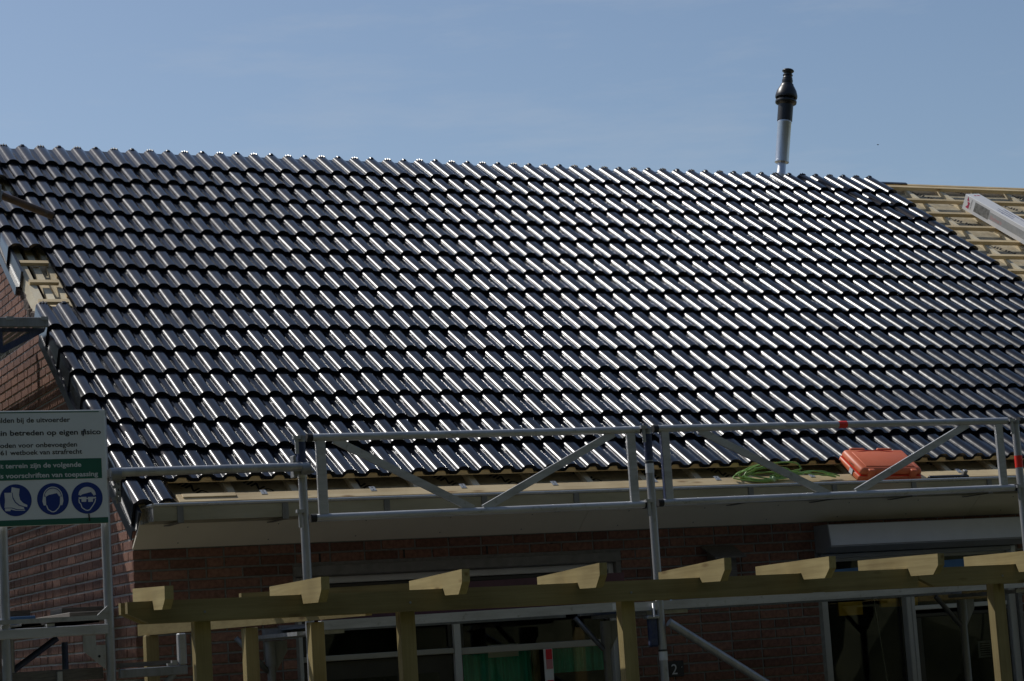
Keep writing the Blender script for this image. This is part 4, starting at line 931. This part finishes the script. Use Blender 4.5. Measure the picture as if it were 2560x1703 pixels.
# ------------------------------------------------------------------ toolbox, cable, level on the eave
tb = thing('toolbox', 'orange plastic power tool case lying on the eave planks', 'tool case', rp(5.0, -.25, -.05))
TM = RF @ Matrix.Translation((4.765, -.268, -.0285)) @ Matrix.Rotation(R(-3), 4, 'Z') @ Matrix.Diagonal((1.07, 1.03, .88, 1))
def rbox(b, lo, hi, r, seg=3, mtx=None, taper=0.):
    bm = bmesh.new(); bmesh.ops.create_cube(bm, size=1); lo = Vector(lo); hi = Vector(hi); dd = hi-lo; mm = (lo+hi)/2
    for v in bm.verts:
        k_ = 1-taper if v.co.z > 0 else 1
        v.co = Vector((v.co.x*dd.x*k_, v.co.y*dd.y*k_, v.co.z*dd.z))+mm
    bmesh.ops.bevel(bm, geom=list(bm.edges), offset=r, segments=seg, profile=.5, affect='EDGES'); bm.verts.index_update()
    b.add([mtx @ v.co if mtx else v.co for v in bm.verts], [[v.index for v in f.verts] for f in bm.faces], 0, True); bm.free()
b = MB(); rbox(b, (0, 0, .0), (.452, .285, .052), .016, mtx=TM); body = b.build('lower_shell', MT['orange'], tb, sharp=60)
b = MB(); rbox(b, (.002, .002, .055), (.45, .283, .112), .02, mtx=TM, taper=.05); b.build('lid', MT['orange'], tb, sharp=60)
b = MB(); rbox(b, (.05, .035, .110), (.40, .235, .1165), .005, 2, TM); b.build('lid_panel', MT['orange'], tb, sharp=60)
b = MB(); b.box((.006, .006, .0515), (.446, .279, .0555), mtx=TM); b.build('seam', MT['redtape'], tb)
b = MB(); b.path([TM @ Vector(p) for p in [(.09+.26*i/12, .236+.024*math.sin(math.pi*i/12), .1135) for i in range(13)]], .0022, 6); b.build('handle_groove', MT['red'], tb)
for x in (.02, .215): 
    b = MB(); rbox(b, (x+.04, .268, .09), (x+.15, .292, .116), .01, 2, TM); b.build('rear_lug', MT['orange'], tb, sharp=60)
for x in (.055, .355):
    b = MB(); rbox(b, (x, -.012, .01), (x+.045, .02, .108), .008, 2, TM); b.build('latch', MT['orange'], tb, sharp=60)
b = MB(); b.box((-.004, .085, .012), (-.001, .125, .052), mtx=TM); b.build('label_plate', MT['label'], tb)
b = MB(); b.box((-.002, .081, .008), (-.0008, .129, .056), mtx=TM); b.build('label_rim', MT['rubber'], tb)
b = MB(); text_into(b, 'KLAMPS', .023, TM @ frame_mtx((.0035, .165, .072), (0, -1, 0), (0, 0, 1)), sx=.8); b.build('handwriting', MT['print'], tb)
# green extension cable
cr_ = random.Random(2); pts = []
for loop in range(8):
    cx_ = 4.03+cr_.uniform(-.09, .10)+loop*.012; rx = cr_.uniform(.08, .19); ry__ = cr_.uniform(.03, .06); hgt = cr_.uniform(.02, .075); ph = cr_.uniform(-.5, .5); c_s = -.19+cr_.uniform(-.012, .015)
    for i in range(26):
        a = 2*math.pi*i/26
        pts.append((cx_+rx*math.cos(a)+.03*math.sin(a*2+ph), c_s+ry__*math.sin(a)+.01, -.024+hgt*max(0, math.sin(a+.5+ph*.4))**1.2+.004*loop*.6))
for s_, e_ in ((4.1, 4.66), (4.66, 4.15), (4.15, 4.70)):
    for i in range(1, 15):
        t = i/15; pts.append((s_+(e_-s_)*t, -.19+.025*math.sin(t*5+e_)+.01*math.sin(t*11), -.022+.03*math.sin(math.pi*t)*cr_.uniform(.85, 1.1)))
# smooth the chain
def catmull(P, n=3):
    o_ = []
    for i in range(len(P)-1):
        p0, p1_, p2_, p3_ = (Vector(P[max(i-1, 0)]), Vector(P[i]), Vector(P[i+1]), Vector(P[min(i+2, len(P)-1)]))
        for k_ in range(n):
            t = k_/n; o_.append(.5*((2*p1_)+(p2_-p0)*t+(2*p0-5*p1_+4*p2_-p3_)*t*t+(3*p1_-p0-3*p2_+p3_)*t**3))
    return o_+[Vector(P[-1])]
ec = thing('extension_cable', 'coiled green extension cable lying on the eave beside the orange case', 'cable', rp(4.1, -.2, -.05))
b = MB(); b.path([rp(*p) for p in catmull(pts)], .0048, 7); b.build('cord', MT['cable'], ec, sharp=80)
b = MB(); b.lathe(rp(4.13, -.225, -.008), Vector((.5, -.8, .1)), [(.0001, -.02), (.012, -.018), (.019, 0), (.019, .016), (.0001, .017)], 16); b.build('plug', MT['plug'], ec)
lv = thing('spirit_level', 'black tool with white script lying behind the gutter right of the orange case', 'tool', rp(5.5, -.22, -.05))
b = MB(); b.cbox((5.33, -.262, -.040), (5.655, -.240, -.008), .004, mtx=RF); b.build('body', MT['blackpl'], lv)
b = MB(); b.cbox((5.625, -.236, -.0295), (5.655, -.208, .014), .004, mtx=RF); b.build('end_block', MT['galvd'], lv)
b = MB(); text_into(b, '3 folds', .024, frame_mtx(rp(5.53, -.2628, -.032), (1, 0, 0), NN), sx=1.2); b.build('lettering', MT['white'], lv)

# ------------------------------------------------------------------ white carton on the battens
bx = thing('flue_carton', 'long white cardboard box with printed flue picture lying on the roof battens', 'carton', rp(9.05, 4.5, -.045))
A0 = Vector((9.035, 4.90, -.045)); dd = Vector((9.132, 4.06, -.045))-A0; dd.normalize(); ee = Vector((-dd.y, dd.x, 0))   # ee points to +x / up
if ee.x < 0: ee = -ee
BXM = RF @ frame_mtx(A0, ee, -dd) ; HB, WB, LB = .148, .165, 1.35
# local: x across (to the right), y up the slope (box runs to -y), z out of the roof
b = MB(); b.cbox((0, -LB, 0), (WB, 0, HB), .004, mtx=BXM); b.build('box', MT['carton'], bx)
def side(u_, v_): return BXM @ Vector((-.0012, -u_, v_))          # left long face: u along the box, v up
def topf(u_, v_): return BXM @ Vector((v_, -u_, HB+.0012))
def quad(fn, u0, v0, u1, v1, m, name='print'):
    b_ = MB(); b_.add([fn(u0, v0), fn(u1, v0), fn(u1, v1), fn(u0, v1)], [(0, 1, 2, 3)]); b_.build(name, MT[m], bx)
quad(side, .155, .035, .36, .125, 'cartg', 'flue_picture'); quad(side, .361, .045, 1.3, .112, 'cartl', 'grey_stripe')
b = MB()
for tri in (((.045, .10), (.045, .14), (.075, .10)), ((.04, .035), (.085, .085), (.085, .03)), ((.05, .095), (.09, .09), (.07, .055))): b.add([side(*p) for p in tri], [(0, 1, 2)])
b.build('red_logo', MT['cartr'], bx); b = MB()
for tri in (((.03, .075), (.06, .06), (.06, .095)), ((.03, .115), (.055, .100), (.060, .14))): b.add([topf(*p) for p in tri], [(0, 1, 2)])
b.build('red_logo', MT['cartr'], bx)
def text_side(s, u0, v0, size, m, rot=0., sx=1.):
    b_ = MB(); fx = (side(1, 0)-side(0, 0)).normalized(); fy = (side(0, 1)-side(0, 0)).normalized(); mt = frame_mtx(side(u0, v0), fx, fy); mt.translation += -mt.to_3x3().col[2]*0 + (side(0, 0)-(BXM @ Vector((0, 0, 0))))*.2
    text_into(b_, s, size, mt @ Matrix.Rotation(R(rot), 4, 'Z'), sx=sx); b_.build('lettering', MT[m], bx)
text_side('MUGRO', .115, .035, .020, 'signk', 90, 1.3); text_side('Skyline b', .385, .055, .048, 'cartp', 0, .95)
for j, (u0, s_) in enumerate(((.40, 'Dakdoorvoer voor'), (.37, 'concentrische'), (.40, 'rookgasafvoer'))):
    b_ = MB(); fx = (topf(1, 0)-topf(0, 0)).normalized(); fy = (topf(0, 1)-topf(0, 0)).normalized(); text_into(b_, s_, .034, frame_mtx(topf(u0, .032+.04*(2-j)), fx, fy), sx=1.2); b_.build('lettering', MT['cartb'], bx)

# ------------------------------------------------------------------ far bird
bd = MB(); bp_ = Vector((65.02, 85.50, 27.53))
bd.add([bp_+Vector(v) for v in ((0, 0, 0), (.09, 0, .02), (.02, .05, -.02), (-.09, 0, .02), (0, -.05, 0), (0, 0, .03))], [(0, 1, 2), (0, 2, 3), (0, 3, 4), (0, 4, 1), (5, 1, 2), (5, 2, 3), (5, 3, 4), (5, 4, 1)])
tag(bd.build('bird', MT['bird']), 'tiny dark bird far away in the sky right of the flue', 'bird')
